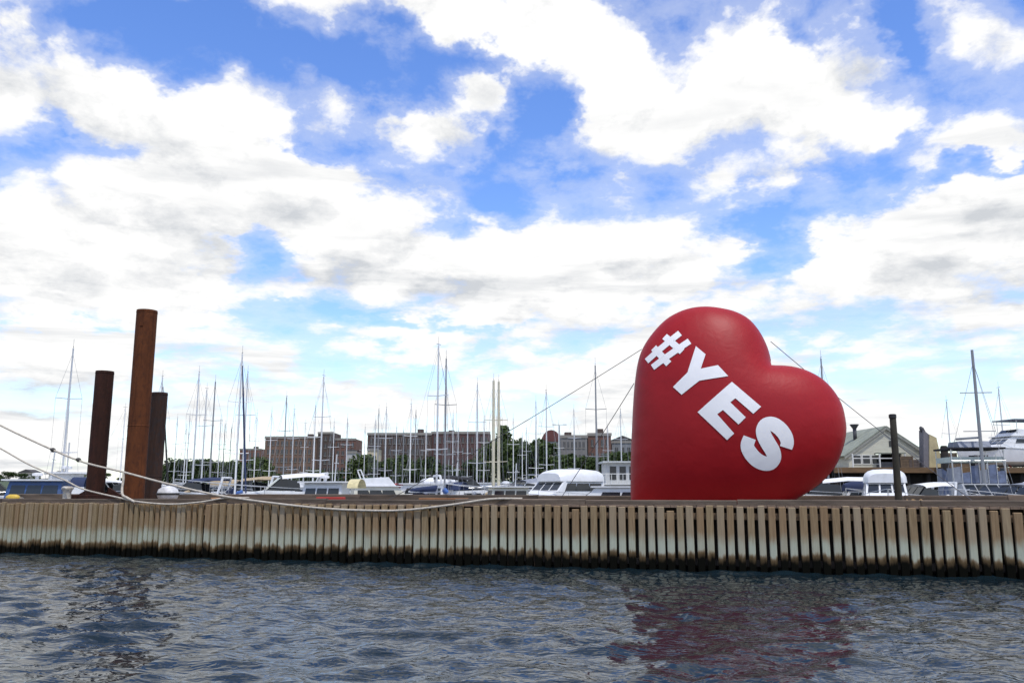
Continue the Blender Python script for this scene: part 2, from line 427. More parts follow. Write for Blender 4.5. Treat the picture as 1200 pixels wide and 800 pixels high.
def breakwater():
    rz = math.atan2(WD.y, WD.x)
    root = thing('timber_breakwater', 'long timber breakwater of upright weathered planks rising from the harbour water', 'breakwater', W0, rz)
    # local frame: x along the wall, -y towards the camera, z up from the water
    L = (W1 - W0).length
    tm = timber_mat()
    pitch = 0.325
    n0, n1 = -14, int(L / pitch) + 14
    metas = []
    for k in range(5):
        w = 0.228 + 0.007 * (k - 2)
        mb = MB(); mb.cbox(-w / 2, w / 2, 0.0, 0.16, -1.2, TOP - 0.01 - 0.02 * (k % 3), 0.018)
        metas.append(mb.mesh('plank', tm))
    xp = n0 * pitch; x_end = n1 * pitch; x_split = ((at(235, HORIZ, wall_Y(235)) - W0) * 1.0).dot(WD)
    while xp < x_end:
        fine = xp < x_split                      # narrower timbers in the far section
        o = obj('plank', metas[rnd.randrange(5)], root)
        o.scale.x = .76 if fine else 1.0
        xp += pitch * (.76 if fine else 1.0)
        o.location = (xp + rnd.uniform(-.012, .012), rnd.uniform(-.02, .015), rnd.uniform(-.03, .01))
        if rnd.random() < .05: o.location.z -= rnd.uniform(.05, .14)      # a few worn or broken heads
        o.rotation_euler = (rnd.uniform(-.006, .006), rnd.uniform(-.006, .006), rnd.uniform(-.03, .03))
    xa, xb = n0 * pitch - .2, n1 * pitch
    wood = mat('old_wale_timber', (0.24, 0.165, 0.10), 0.9, 0.35, 2.0, 0.5, 30, rand=0.2, stretch=(0.6, 4, 4))
    dark = mat('dark_backing_timber', (0.05, 0.04, 0.032), 0.95, 0.4, 1.5)  # darkness behind the planks, put into the colour
    capm = mat('kerb_timber', (0.125, 0.095, 0.07), 0.92, 0.45, 1.3, 0.6, 25, rand=0.38, stretch=(0.7, 5, 5))
    MB().box(xa, xb, 0.19, 0.42, TOP - 0.47, TOP - 0.26).build('wale', wood, root)
    MB().box(xa, xb, 0.19, 0.42, 0.15, 0.36).build('wale', dark, root)
    MB().box(xa, xb, 0.62, 0.72, -1.2, TOP - 0.09).build('dark_backing_wall', dark, root)  # added solid wall, blocks the light so the plank gaps stay dark
    MB().box(xa, xb, DECK_W - .1, DECK_W, -1.2, TOP - .09).build('dark_backing_wall', dark, root)
    # deck boards across the walkway (seen edge-on): joined
    db = MB(); x = xa
    while x < xb:
        db.box(x, x + .27, 0.205, DECK_W + .05, TOP - .085, TOP - .01 + rnd.uniform(-.008, .008)); x += .285
    d = db.build('deck_boards', mat('deck_board_wood', (0.19, 0.135, 0.095), 0.9, 0.4, 1.2, rand=.0, stretch=(3, .6, 3)), root); d['kind'] = 'stuff'
    # kerb timbers along both edges, butted end to end with uneven tops
    for (yy, wd, hh) in ((0.215, 0.26, 0.17), (DECK_W - .35, 0.32, 0.30)):
        x = xa
        while x < xb - 1:
            l = rnd.uniform(3.2, 5.6); hq = hh + rnd.uniform(-.03, .03)
            mb = MB()
            mb.loft([[(q, yy + .02, TOP + .001), (q, yy + wd, TOP + .001), (q, yy + wd, TOP + hq - .03), (q, yy + wd - .03, TOP + hq), (q, yy + .05, TOP + hq), (q, yy + .02, TOP + hq - .03)] for q in (x + .01, x + l - .01)], True, True)
            o = mb.build('kerb_timber', capm, root); x += l
    return root


BW = breakwater()
BWM = Matrix.Translation(W0) @ Matrix.Rotation(math.atan2(WD.y, WD.x), 4, 'Z')


def deck_at(px, back, z=0.0):
    """a spot on the breakwater deck in a photo column, 'back' metres behind the wall front"""
    Y = wall_Y(px, back)
    p = at(px, HORIZ, Y)
    return Vector((p.x, p.y, TOP - 0.005 + z))


# ------------------------------------------------------------------ inflatable heart
def heart():
    back = 2.55
    Yc = wall_Y(866, back)
    ctr = deck_at(866, back)
    view = Vector((ctr.x, ctr.y, 0)).normalized()
    side = Vector((view.y, -view.x, 0))
    root_rz = math.atan2(side.y, side.x)
    root = thing('inflatable_heart', 'giant red inflatable heart with white #YES lettering standing on the breakwater', 'inflatable heart', ctr, root_rz)
    # local frame: x right, y away from the camera, z up

    def loc(px, py, dep=0.0):
        """photo pixel to the heart's own upright plane (dep metres in front of its middle)"""
        d = ray(px, py); o = Vector((0, 0, CAM_H))
        c = ctr - view * dep
        t = (c - o).dot(view) / d.dot(view)
        q = o + d * t - ctr
        return q.dot(side), q.z
    Z = [(118, 800), (121, 750), (121, 680), (122, 600), (126, 500), (131, 400), (138, 320), (150, 250), (170, 200), (205, 150), (250, 105), (300, 77), (350, 63), (400, 60), (450, 66), (500, 79), (545, 104), (580, 143), (605, 188), (620, 230), (628, 272),
         (665, 272), (710, 277), (760, 292), (810, 320), (850, 360), (880, 410), (893, 460), (897, 510), (885, 570), (860, 630), (820, 680), (770, 720), (715, 752), (640, 790), (520, 815), (380, 825), (240, 822)]
    pts = [loc(700 + x / 3.078, 340 + y / 3.078) for x, y in Z]
    ic = 20
    seg = pts[ic:] + pts[:ic + 1]                    # open curve from notch round to notch
    cv = catmull([(x, z, 0) for x, z in seg], 10)
    s = [0]
    for a, b in zip(cv, cv[1:]): s.append(s[-1] + (b - a).length)
    N, Mr = 150, 18
    ou = np.array([[np.interp(s[-1] * k / N, s, [c[i] for c in cv]) for i in (0, 1)] for k in range(N)])
    cen = np.array(loc(850, 492))
    V2 = [cen]
    for r in range(1, Mr + 1):
        k = 1 - (1 - r / Mr) ** 1.9
        V2 += list(cen + (ou - cen) * k)
    V2 = np.array(V2); T = []
    for j in range(N): T.append((0, 1 + j, 1 + (j + 1) % N))
    for r in range(Mr - 1):
        for j in range(N):
            a, b = 1 + r * N + j, 1 + r * N + (j + 1) % N
            c, d = a + N, b + N
            T += [(a, c, d), (a, d, b)]
    # inflated membrane height: solve -lap(u)=1 on the outline, thickness = sqrt(u)
    nv = len(V2); K = np.zeros((nv, nv)); F = np.zeros(nv)
    for t in T:
        p = V2[list(t)]
        e = np.array([p[2] - p[1], p[0] - p[2], p[1] - p[0]])
        A = 0.5 * abs(e[0][0] * e[1][1] - e[0][1] * e[1][0])
        if A < 1e-12: continue
        K[np.ix_(t, t)] += (e @ e.T) / (4 * A); F[list(t)] += A / 3
    ni = nv - N
    u = np.zeros(nv); u[:ni] = np.linalg.solve(K[:ni, :ni], F[:ni])
    h = np.sqrt(np.maximum(u, 0)); h = h / h.max() * 1.75
    bmv = []; zmin = 0.006
    rim0 = nv - N

    def pos(i, sgn):
        x, z = V2[i]; y = -sgn * h[i]
        if i > 0:
            j = (i - 1) % N; rr = (i - 1) // N + 1
            edge = max(0, 1 - abs(rr / Mr - .82) / .3)
            y *= 1 + 0.02 * edge * math.sin(j * 1.9 + math.sin(j * .7) * 2)
        if z < zmin + .25:                            # the base settles flat on the deck
            q = zmin + .25 - z
            z = zmin + max(0.0, .25 - q) ** 1.5 / .5
        return (x, y, max(z, zmin))
    vs = [pos(i, 1) for i in range(nv)]
    bk = {}
    for i in range(nv):
        if i >= rim0: bk[i] = i
        else: bk[i] = len(vs); vs.append(pos(i, -1))
    fs = [tuple(t) for t in T] + [tuple(bk[i] for i in reversed(t)) for t in T]
    m = bpy.data.materials.new('red_nylon'); m.use_nodes = True
    B = NB(m.node_tree); p = m.node_tree.nodes['Principled BSDF']
    tcx = B.n('ShaderNodeTexCoord'); O = tcx.outputs['Object']
    nz = B.noise(O, 1.1, 5, 0.55)
    B.put(p.inputs['Base Color'], B.mix(B.mr(nz, .3, .7), (0.30, 0.004, 0.008, 1), (0.345, 0.006, 0.010, 1)))
    p.inputs['Roughness'].default_value = 0.48
    p.inputs['Specular IOR Level'].default_value = 0.28
    bn = B.n('ShaderNodeBump'); bn.inputs['Strength'].default_value = 0.22; bn.inputs['Distance'].default_value = 0.05
    hgt = B.m('ADD', B.noise(B.vm('MULTIPLY', O, (1, 1, 1)), 2.3, 4, 0.5, 0.8), B.m('MULTIPLY', B.noise(O, 40, 2, .5), 0.02))
    sz = B.n('ShaderNodeSeparateXYZ'); B.put(sz.inputs[0], O)
    low_ = B.mr(sz.outputs[2], 0.0, 1.3, 1.0, 0.0, 'SMOOTHSTEP')          # creases gather where the base settles
    cr_ = B.noise(B.vm('MULTIPLY', O, (3.2, 3.2, .8)), 1.5, 3, .5, .6)
    nx_, nzz = loc(903, 428)
    near = B.mr(B.vm('LENGTH', B.vm('MULTIPLY', B.vm('SUBTRACT', O, (nx_, 0, nzz)), (1, .5, 1))), 0.2, 1.9, 1.0, 0.0, 'SMOOTHSTEP')   # and round the cleft
    cr2 = B.noise(B.vm('MULTIPLY', B.vm('SUBTRACT', O, (nx_, 0, nzz)), (2.6, .6, 2.6)), 1.6, 3, .5, 1.2)
    hgt = B.m('ADD', hgt, B.m('ADD', B.m('MULTIPLY', B.m('MULTIPLY', cr_, low_), 1.1), B.m('MULTIPLY', B.m('MULTIPLY', cr2, near), .9)))
    B.put(bn.inputs['Height'], hgt); B.put(p.inputs['Normal'], bn.outputs[0])
    mb = MB(); mb.v = vs; mb.f = fs
    body = mb.build('envelope', m, root, True)
    bpy.context.view_layer.update()
    bvh = BVHTree.FromPolygons([Vector(v) for v in vs], fs)
    # seam running round the rim
    rim = [vs[rim0 + j] for j in range(N)]
    seam = MB(); seam.tube([Vector(q) for q in rim if q[2] > .03], 0.014, 5, True)
    seam.build('seam', mat('red_seam_tape', (0.26, 0.008, 0.012), 0.6, .1), root, True)
    white = mat('white_print', (0.88, 0.87, 0.86), 0.55, 0.03, 2.0)

    def print_shape(name, polys):
        """flat outlines cut fine and laid on the fabric"""
        bm = bmesh.new()
        for poly in polys:
            vv = [bm.verts.new((x, 0, z)) for x, z in poly]; bm.faces.new(vv)
        bm.normal_update()
        bmesh.ops.triangulate(bm, faces=bm.faces[:])
        lo = [min(v.co[i] for v in bm.verts) for i in range(3)]; hi = [max(v.co[i] for v in bm.verts) for i in range(3)]
        for ax in (0, 2):
            c = lo[ax] + .06
            while c < hi[ax]:
                co = Vector((0, 0, 0)); co[ax] = c; no = Vector((0, 0, 0)); no[ax] = 1
                bmesh.ops.bisect_plane(bm, geom=bm.verts[:] + bm.edges[:] + bm.faces[:], plane_co=co, plane_no=no); c += .075
        bmesh.ops.remove_doubles(bm, verts=bm.verts[:], dist=.0005)
        for v in bm.verts:
            hit, nrm, _, _ = bvh.ray_cast(Vector((v.co.x, -6, v.co.z)), Vector((0, 1, 0)))
            if hit is None: continue
            v.co = hit + Vector((0, -0.02, 0))
        bmesh.ops.recalc_face_normals(bm, faces=bm.faces[:])
        me = bpy.data.meshes.new(name); bm.to_mesh(me); bm.free(); me.materials.append(white)
        me.polygons.foreach_set('use_smooth', [True] * len(me.polygons))
        return obj(name, me, root)

    def bar(a, b, w):
        a, b = Vector(a), Vector(b); t = (b - a).normalized(); n = Vector((-t.y, t.x)) * w / 2
        return [a + n, b + n, b - n, a - n]

    def L_(ps, dep): return [loc(x, y, dep) for x, y in ps]
    D0, D1, D2, D3 = 1.0, 1.35, 1.7, 1.55
    hashp = [bar((757, 422), (797, 390.5), 7.6), bar((764.8, 430.5), (808.5, 401), 7.6), bar((765.5, 407), (784, 427), 8), bar((778.5, 394.5), (799.5, 413.5), 8)]
    # union of the four bars as one printed sign: the crossing bars are cut where they pass
    v1, v2 = hashp[0], hashp[1]
    cross = []
    for (a, b) in (((765.5, 406.5), (784.5, 427.5)), ((778.5, 393.5), (800, 413.5))):
        a, b = Vector(a), Vector(b)
        def hit(seg0, seg1):
            p, r = Vector(seg0), Vector(seg1) - Vector(seg0); s_ = b - a
            den = r.x * s_.y - r.y * s_.x
            return ((p.x - a.x) * r.y - (p.y - a.y) * r.x) / -den if abs(den) > 1e-9 else 0
        ts = sorted([hit(v1[0], v1[1]), hit(v1[3], v1[2]), hit(v2[0], v2[1]), hit(v2[3], v2[2])])
        for t0, t1 in ((0, ts[0]), (ts[1], ts[2]), (ts[3], 1)):
            if t1 - t0 > .02: cross.append(bar(a + (b - a) * (t0 - (0.04 if t0 > 0 else 0)), a + (b - a) * (t1 + (0.04 if t1 < 1 else 0)), 8))
    print_shape('hash_sign', [L_([tuple(q) for q in poly], D0) for poly in [v1, v2] + cross])
    Yp = [(815.5, 405.5), (827, 415.5), (821.5, 432.8), (841.5, 428.5), (853.5, 441.5), (820, 447), (799.3, 463.2), (789, 453.7), (806, 437)]
    print_shape('letter_y', [L_(Yp, D1)])
    Ep = [(857.7, 446.8), (892, 476), (882.8, 484.5), (861.8, 466.4), (855.8, 471.2), (874, 488.8), (865.5, 497.2), (847.3, 480.3), (840.5, 485.3), (860.4, 507.7), (852, 515.4), (817.5, 482.7)]
    print_shape('letter_e', [L_(Ep, D2)])
    Sc = [(742, 562), (752, 520), (735, 465), (690, 410), (635, 378), (585, 385), (562, 425), (572, 475), (605, 535), (638, 590), (648, 640), (620, 680), (570, 684), (510, 655), (460, 600), (438, 545), (457, 485)]
    cl = catmull([(x, y, 0) for x, y in Sc], 5)
    lft, rgt = [], []
    for i, c in enumerate(cl):
        t = (cl[min(i + 1, len(cl) - 1)] - cl[max(i - 1, 0)]).normalized(); n = Vector((-t.y, t.x, 0))
        f_ = i / (len(cl) - 1); w = 50 + 6 * math.sin(math.pi * f_) + 4 * math.sin(math.pi * 3 * f_) ** 2
        lft.append(c + n * w); rgt.append(c - n * w)
    sp = [(810 + q.x / 6.667, 440 + q.y / 6.667) for q in lft + rgt[::-1]]
    print_shape('letter_s', [L_(sp, D3)])
    # guy lines to the deck (things of their own: they are tied on)
    gm = mat('guy_rope', (0.10, 0.10, 0.11), 0.8, .2)

    def guy(px, py, gpx, gback, lab, sag=.12):
        a, _ = loc(px, py), None
        p0 = ctr + side * a[0] + Vector((0, 0, a[1]))
        p1 = deck_at(gpx, gback, .02)
        pts = []
        for k in range(13):
            t = k / 12; q = p0.lerp(p1, t); q.z -= sag * 4 * t * (1 - t); pts.append(q)
        mb = MB(); mb.tube(pts, 0.014, 5)
        tag(mb.build('guy_rope', gm), lab, 'rope', 'guy ropes of the heart')
    guy(752, 409, 452, 4.6, 'long dark guy rope from the upper lobe of the heart past the tall masts')
    guy(743, 449, 654, 4.7, 'short steep guy rope tied low beside the letters of the heart', .04)
    guy(903, 400, 1143, 4.6, 'thin guy rope from the notch of the heart over the gabled boathouse')


heart()

# ------------------------------------------------------------------ steel pipe piles
def rust(name, a, b, c, blotch):
    m = bpy.data.materials.new(name); m.use_nodes = True
    B = NB(m.node_tree); p = m.node_tree.nodes['Principled BSDF']
    O = B.n('ShaderNodeTexCoord').outputs['Object']
    n1 = B.noise(B.vm('MULTIPLY', O, (1, 1, .35)), 2.5, 8, .65, .4); n2 = B.noise(B.vm('MULTIPLY', O, (1, 1, .6)), 7, 6, .7)
    col = B.mix(B.mr(n1, .35, .68), a + (1,), b + (1,))
    col = B.mix(B.mr(n2, .5, .7, 0, blotch), col, c + (1,))
    n3 = B.noise(B.vm('MULTIPLY', O, (6, 6, .25)), 1.6, 5, .6)
    col = B.mix(B.mr(n3, .52, .72, 0, .55), col, tuple(x * .45 for x in a) + (1,))
    col = B.mix(B.mr(B.noise(B.vm('MULTIPLY', O, (2, 2, 1)), 3.1, 6, .7), .62, .72, 0, .5), col, tuple(min(1, x * 1.9) for x in b) + (1,))
    B.put(p.inputs['Base Color'], col); p.inputs['Roughness'].default_value = .85; p.inputs['Specular IOR Level'].default_value = .2
    bn = B.n('ShaderNodeBump'); bn.inputs['Strength'].default_value = .5; bn.inputs['Distance'].default_value = .02
    B.put(bn.inputs['Height'], n2); B.put(p.inputs['Normal'], bn.outputs[0])
    return m


def pipe_pile(px_top, py_top, back, dia, m, label, chip=0):
    base = deck_at(px_top, back)
    Y = base.y
    top = at(px_top, py_top, Y)
    root = thing('pipe_pile', label, 'pile', (top.x, top.y, -3), 0, 'steel pipe piles')
    H = top.z + 3; r = dia / 2; n = 40
    mb = MB(); rg = random.Random(chip)
    rings = []
    for z in [0, 2, 4] + [4 + (H - 4) * k / 8 for k in range(1, 9)]:
        rings.append([(math.cos(q) * r, math.sin(q) * r, z) for q in [2 * math.pi * k / n for k in range(n)]])
    rings.append([(math.cos(q) * (r - .025), math.sin(q) * (r - .025), H) for q in [2 * math.pi * k / n for k in range(n)]])
    rings.append([(math.cos(q) * (r - .025), math.sin(q) * (r - .025), H - 2) for q in [2 * math.pi * k / n for k in range(n)]])
    mb.loft(rings, True)
    o = mb.build('shaft', m, root, 'auto')
    for zz in (H - .12, H * .62):
        MB().loft([[(math.cos(q) * (r + d), math.sin(q) * (r + d), zz + dz_) for q in [2 * math.pi * j / n for j in range(n)]] for d, dz_ in ((.002, 0), (.009, .01), (.009, .05), (.002, .06))], True).build('weld_band', m, root, True)
    if chip:
        pd = MB(); pd.box(-.06, .06, -r - .03, -r + .03, H - .75, H - .6); pd.build('lifting_lug', m, root)
    return root


rA = rust('orange_rust', (0.085, 0.027, 0.010), (0.14, 0.045, 0.015), (0.05, 0.019, 0.011), .8)
rB = rust('dark_rust', (0.030, 0.013, 0.009), (0.055, 0.020, 0.013), (0.018, 0.010, 0.009), .7)
rC = rust('grey_brown_rust', (0.034, 0.020, 0.016), (0.062, 0.033, 0.024), (0.03, 0.031, 0.036), .85)
pipe_pile(172.5, 364, 1.5, 0.86, rA, 'tallest orange-rusted steel pipe pile on the breakwater', 3)
pipe_pile(123, 435, 1.9, 0.76, rB, 'dark brown pipe pile standing apart with a steel collar at its foot')
pipe_pile(187.5, 460, 3.4, 0.68, rC, 'short grey-brown pipe pile close behind the tallest rusty one')


def pile_guide():
    c = deck_at(117, 1.9)
    root = thing('pile_guide_frame', 'low dark steel guide frame around the foot of the dark brown pile', 'steel frame', c, math.atan2(WD.y, WD.x))
    m = rB
    for (x0, x1, y0, y1) in ((-1.15, 1.15, -.75, -.52), (-1.15, 1.15, .52, .75), (-1.15, -.92, -.515, .515), (.92, 1.15, -.515, .515)):
        MB().cbox(x0, x1, y0, y1, 0.0, .30, .015).build('beam', m, root)
    for sx in (-1, 1):
        MB().prism([(sx * .45, .30), (sx * 1.1, .30), (sx * .45, .62)], .05).build('gusset', m, root)
    mb = MB(); n = 24
    mb.loft([[(math.cos(q) * r_, math.sin(q) * r_, z) for q in [2 * math.pi * k / n for k in range(n)]] for r_, z in ((.44, .22), (.47, .22), (.47, .40), (.44, .40))], True)
    mb.build('collar', m, root, 'auto')


pile_guide()


def mooring_bollard():
    c = deck_at(79, .75)
    root = thing('mooring_bollard', 'stubby pale weathered mooring bollard beside the dark steel guide frame', 'bollard', c)
    m = mat('chalky_white_paint', (0.52, 0.49, 0.42), .7, .3, 6, .4, 20, dirt=(.16, .09, .05), dirt_amt=.7)
    n = 20
    def lathe(prof): return MB().loft([[(math.cos(q) * r_, math.sin(q) * r_, z) for q in [2 * math.pi * k / n for k in range(n)]] for r_, z in prof], True, True)
    lathe([(.26, 0), (.26, .03), (.2, .05)]).build('base_plate', m, root, 'auto')
    lathe([(.18, .052), (.165, .15), (.165, .42), (.2, .5)]).build('post', m, root, 'auto')
    lathe([(.205, .505), (.24, .55), (.235, .61), (.15, .66)]).build('cap', m, root, 'auto')


mooring_bollard()


def mooring_ropes():
    rm = mat('pale_mooring_rope', (0.50, 0.45, 0.37), .85, .25, 9, .8, 60)
    def rope(name, pts, r, lab, cat='rope', grp=None, knot=None):
        P3 = []
        for (px, py, off) in pts:
            P3.append(at(px, py, wall_Y(px, -off)))
        cv = catmull(P3, 8)
        mb = MB(); mb.tube(cv, r, 7)
        if knot:
            root = thing(name, lab, cat, P3[0], 0, grp); inv = Matrix.Translation(-P3[0])
            mb.v = [tuple(inv @ Vector(v)) for v in mb.v]; mb.build('strand', rm, root, True)
            for (px, py, off) in knot:
                c = inv @ at(px, py, wall_Y(px, -off))
                k = MB(); k.tube([c + Vector((-.11, 0, .045)), c + Vector((-.04, -.02, .02)), c, c + Vector((.05, .02, -.02)), c + Vector((.11, 0, -.05))], [.03, .085, .10, .085, .03], 8)
                k.build('knot', mat('dark_tape', (.07, .065, .06), .8), root, True)
        else:
            tag(mb.build(name, rm, None, True), lab, cat, grp)
    rope('mooring_rope', [(-160, 405, -.9), (-60, 466, -.8), (0, 498, -.7), (62, 527, -.6), (100, 542, -.55), (145, 553, -.5), (190, 565, -.4), (250, 579, -.2), (310, 588, .05), (380, 595.5, .055), (440, 598, .055), (480, 597, .055), (530, 591, .05), (575, 584.5, -.1), (612, 584, -.35)], .042,
         'thick pale mooring rope with dark knots, swagged low over the plank tops', knot=[(62, 527, -.6), (92, 538.7, -.56)])
    rope('mooring_rope', [(-160, 440, -.7), (-60, 493, -.6), (0, 525, -.5), (34, 544, -.45), (75, 562, -.4), (98, 573, -.35), (140, 583, -.15), (165, 588, .07), (200, 590.5, .08), (235, 588, .07), (262, 583.5, -.2), (292, 583, -.4)], .034,
         'thinner pale mooring rope dropping past the bollard to the planks by the piles')
    rope('mooring_rope', [(145, 552, -.5), (144.5, 562, -.45), (143, 573, -.35), (144, 580, -.2), (149, 583, .0), (158, 588, .1)], .05, 'short pale rope hanging upright between the dark and the orange piles')


mooring_ropes()


def deck_clutter():
    # white round buoy on the deck behind the short pile
    c = deck_at(197, 2.7); n = 20
    root = thing('mooring_buoy', 'white rounded mooring buoy lying on the deck beside the rusty piles', 'buoy', c)
    bm_ = mat('scuffed_white_buoy', (0.66, 0.66, 0.66), .5, .2, 5, dirt=(.2, .2, .2), dirt_amt=.5)
    prof = [(.02, .0), (.25, .03), (.40, .16), (.46, .34), (.40, .52), (.24, .64), (.08, .68)]
    MB().loft([[(math.cos(q) * r_, math.sin(q) * r_, z) for q in [2 * math.pi * k / n for k in range(n)]] for r_, z in prof], True, True).build('float', bm_, root, True)
    mb = MB(); mb.tube([(math.cos(a) * .1, 0, .68 + math.sin(a) * .1) for a in [math.pi * k / 8 for k in range(9)]], .022, 6); mb.build('lifting_eye', mat('galvanised', (.35, .35, .36), .5, metal=.6), root, True)
    MB().loft([[(math.cos(q) * r_, math.sin(q) * r_, z) for q in [2 * math.pi * k / n for k in range(n)]] for r_, z in ((.455, .29), (.478, .31), (.478, .36), (.455, .38))], True).build('rubbing_band', mat('black_rubber', (.03, .03, .03), .7), root, True)

    def beam(px, back, l, w, h, col, name, lab, rz=0, nm='timber_beam'):
        p = deck_at(px, back)
        mb = MB(); mb.cbox(-l / 2, l / 2, -w / 2, w / 2, 0.004, h, .012)
        o = mb.build(nm, mat(name, col, .85, .35, 2.5, .4, 25, stretch=(.6, 4, 4)))
        o.location = p; o.rotation_euler = (0, 0, math.atan2(WD.y, WD.x) + rz); tag(o, lab, 'beam')
    beam(388, .9, 1.15, .2, .24, (.42, .045, .035), 'faded_red_paint', 'red painted timber beam lying along the deck edge', .03)
    beam(262, .85, 1.0, .25, .20, (.42, .22, .10), 'orange_tan_timber', 'orange tan timber offcut on the deck where the thin rope ends', -.05)
    beam(520, .9, 1.9, .2, .21, (.26, .12, .05), 'raw_brown_timber', 'orange brown timber lying on the deck behind the swagged rope', .02)
    beam(300, 3.1, 2.6, .25, .33, (.12, .085, .06), 'grey_brown_timber', 'long grey brown timber baulk on the deck near the brick apartment block', .04)
    # wooden post near the right end, with rope heaped at the foot
    b = deck_at(1052.5, 1.0); t = at(1047.5, 485, b.y)
    root = thing('wooden_post', 'slim dark weathered wooden post standing on the breakwater before the boathouse', 'post', b)
    mb = MB(); n = 14; H = t.z - b.z
    mb.loft([[(math.cos(q) * r_ * (1 + .05 * math.sin(3 * q + z)), math.sin(q) * r_, z) for q in [2 * math.pi * k / n for k in range(n)]] for r_, z in ((.115, -.02), (.11, H * .3), (.105, H * .7), (.10, H - .02), (.085, H))], True, True)
    mb.build('shaft', mat('green_black_post_wood', (.036, .031, .02), .9, .4, 3, .6, 30, dirt=(.02, .02, .015), dirt_amt=.8, stretch=(4, 4, .8)), root, 'auto')
    MB().loft([[(math.cos(q) * r_, math.sin(q) * r_, z) for q in [2 * math.pi * k / n for k in range(n)]] for r_, z in ((.10, H - .14), (.118, H - .13), (.118, H - .02), (.10, H - .01))], True).build('iron_band', mat('black_iron', (.02, .02, .02), .6), root, 'auto')
    c = deck_at(1071, .95)
    mb = MB(); pts = []
    for k in range(90):
        a = k * .42; r_ = .16 + .26 * (k / 90) + .05 * math.sin(k * 1.3)
        pts.append((math.cos(a) * r_ * 1.25, math.sin(a) * r_ * .7, .04 + .13 * (1 - k / 90) + .025 * math.sin(k * 2.1)))
    mb.tube(pts, .028, 6)
    o = mb.build('coiled_rope', mat('tan_rope', (.45, .29, .12), .85, .25, 8), None, True); o.location = c
    tag(o, 'heap of coiled tan rope at the foot of the wooden post', 'rope')
    # yellow float and a lobster-pot pile far left
    c = deck_at(16, 1.3)
    root = thing('yellow_float', 'yellow net float lying on the deck near the blue workboat', 'float', c)
    MB().loft([[(x, math.cos(q) * r_, .16 + math.sin(q) * r_) for q in [2 * math.pi * k / 16 for k in range(16)]] for x, r_ in ((-.3, .03), (-.27, .1), (-.15, .155), (.15, .155), (.27, .1), (.3, .03))], True, True).build('body', mat('yellow_float_plastic', (.62, .42, .05), .5), root, True)
    mb = MB(); mb.tube([(.3, 0, .16), (.42, .02, .17), (.5, .05, .06)], .02, 6); mb.build('tail_rope', mat('pale_mooring_rope', (0.5, 0.45, 0.37)), root)


deck_clutter()

# ------------------------------------------------------------------ boats
WHITE = mat('white_gelcoat', (0.74, 0.75, 0.75), .32, .06, 1.5, dirt=(.45, .44, .40), dirt_amt=.35)
CREAM = mat('cream_gelcoat', (0.70, 0.67, 0.55), .35, .06, 1.5, dirt=(.4, .37, .3), dirt_amt=.35)
PALEB = mat('pale_blue_gelcoat', (0.50, 0.60, 0.66), .35, .06, 1.5)
NAVYH = mat('navy_gelcoat', (0.025, 0.04, 0.09), .25, .1, 1.5)
BLUEH = mat('blue_hull_paint', (0.05, 0.12, 0.30), .5, .2, 1.5, dirt=(.1, .1, .11), dirt_amt=.5)
GREYH = mat('grey_hull_paint', (0.33, 0.35, 0.37), .5, .12, 1.5)
ALU = mat('mast_aluminium', (0.62, 0.63, 0.64), .38, .06, 1.0, metal=.35)
ALUD = mat('mast_dark_grey', (0.24, 0.25, 0.26), .45, .1, 1.0)
ALUW = mat('mast_white', (0.78, 0.78, 0.76), .4, .05, 1.0)
SPRUCE = mat('mast_varnished_spruce', (0.56, 0.52, 0.38), .45, .15, 1.0)
WIRE = mat('rigging_wire', (0.28, 0.29, 0.30), .5, .1)
STEEL = mat('stainless_rail', (0.55, 0.56, 0.57), .3, .1, metal=.7)
GLS = glass()
CANV = {'navy': mat('navy_canvas', (0.016, 0.028, 0.075), .85, .2, 4), 'blue': mat('blue_canvas', (0.04, 0.11, 0.32), .85, .2, 4), 'white': mat('white_canvas', (0.70, 0.70, 0.68), .85, .1, 4),
        'green': mat('green_canvas', (0.02, 0.075, 0.045), .85, .2, 4), 'tan': mat('tan_canvas', (0.38, 0.30, 0.19), .85, .2, 4), 'grey': mat('grey_canvas', (0.22, 0.24, 0.28), .85, .2, 4),
        'yellow': mat('yellow_canvas', (0.60, 0.53, 0.30), .85, .2, 4), 'red': mat('red_canvas', (0.30, 0.03, 0.03), .85, .2, 4), 'black': mat('black_canvas', (0.012, 0.012, 0.014), .85, .2, 4)}


def hull_rings(L, B_, fb, bow_rise=.35, draft=.5, transom=.8, n=11):
    """bow towards +x"""
    rings = []; sheer = []
    for k in range(n):
        t = k / (n - 1); x = -L / 2 + L * t
        b = B_ / 2 * (transom + (1 - transom) * math.sin(min(1, t / .45) * math.pi / 2)) if t < .45 else B_ / 2 * max(0.0, 1 - ((t - .45) / .55) ** 2.4)
        b = max(b, .03)
        z = fb + bow_rise * t ** 2.2
        over = .55 * t ** 6
        rings.append([(x + over * q, y * b, zz) for y, zz, q in ((-1, z, 1), (-.97, z * .5, .5), (-.88, .05, .1), (-.55, -draft * .6, -.3), (0, -draft, -.6), (.55, -draft * .6, -.3), (.88, .05, .1), (.97, z * .5, .5), (1, z, 1))])
        sheer.append((x + over, b, z))
    return rings, sheer


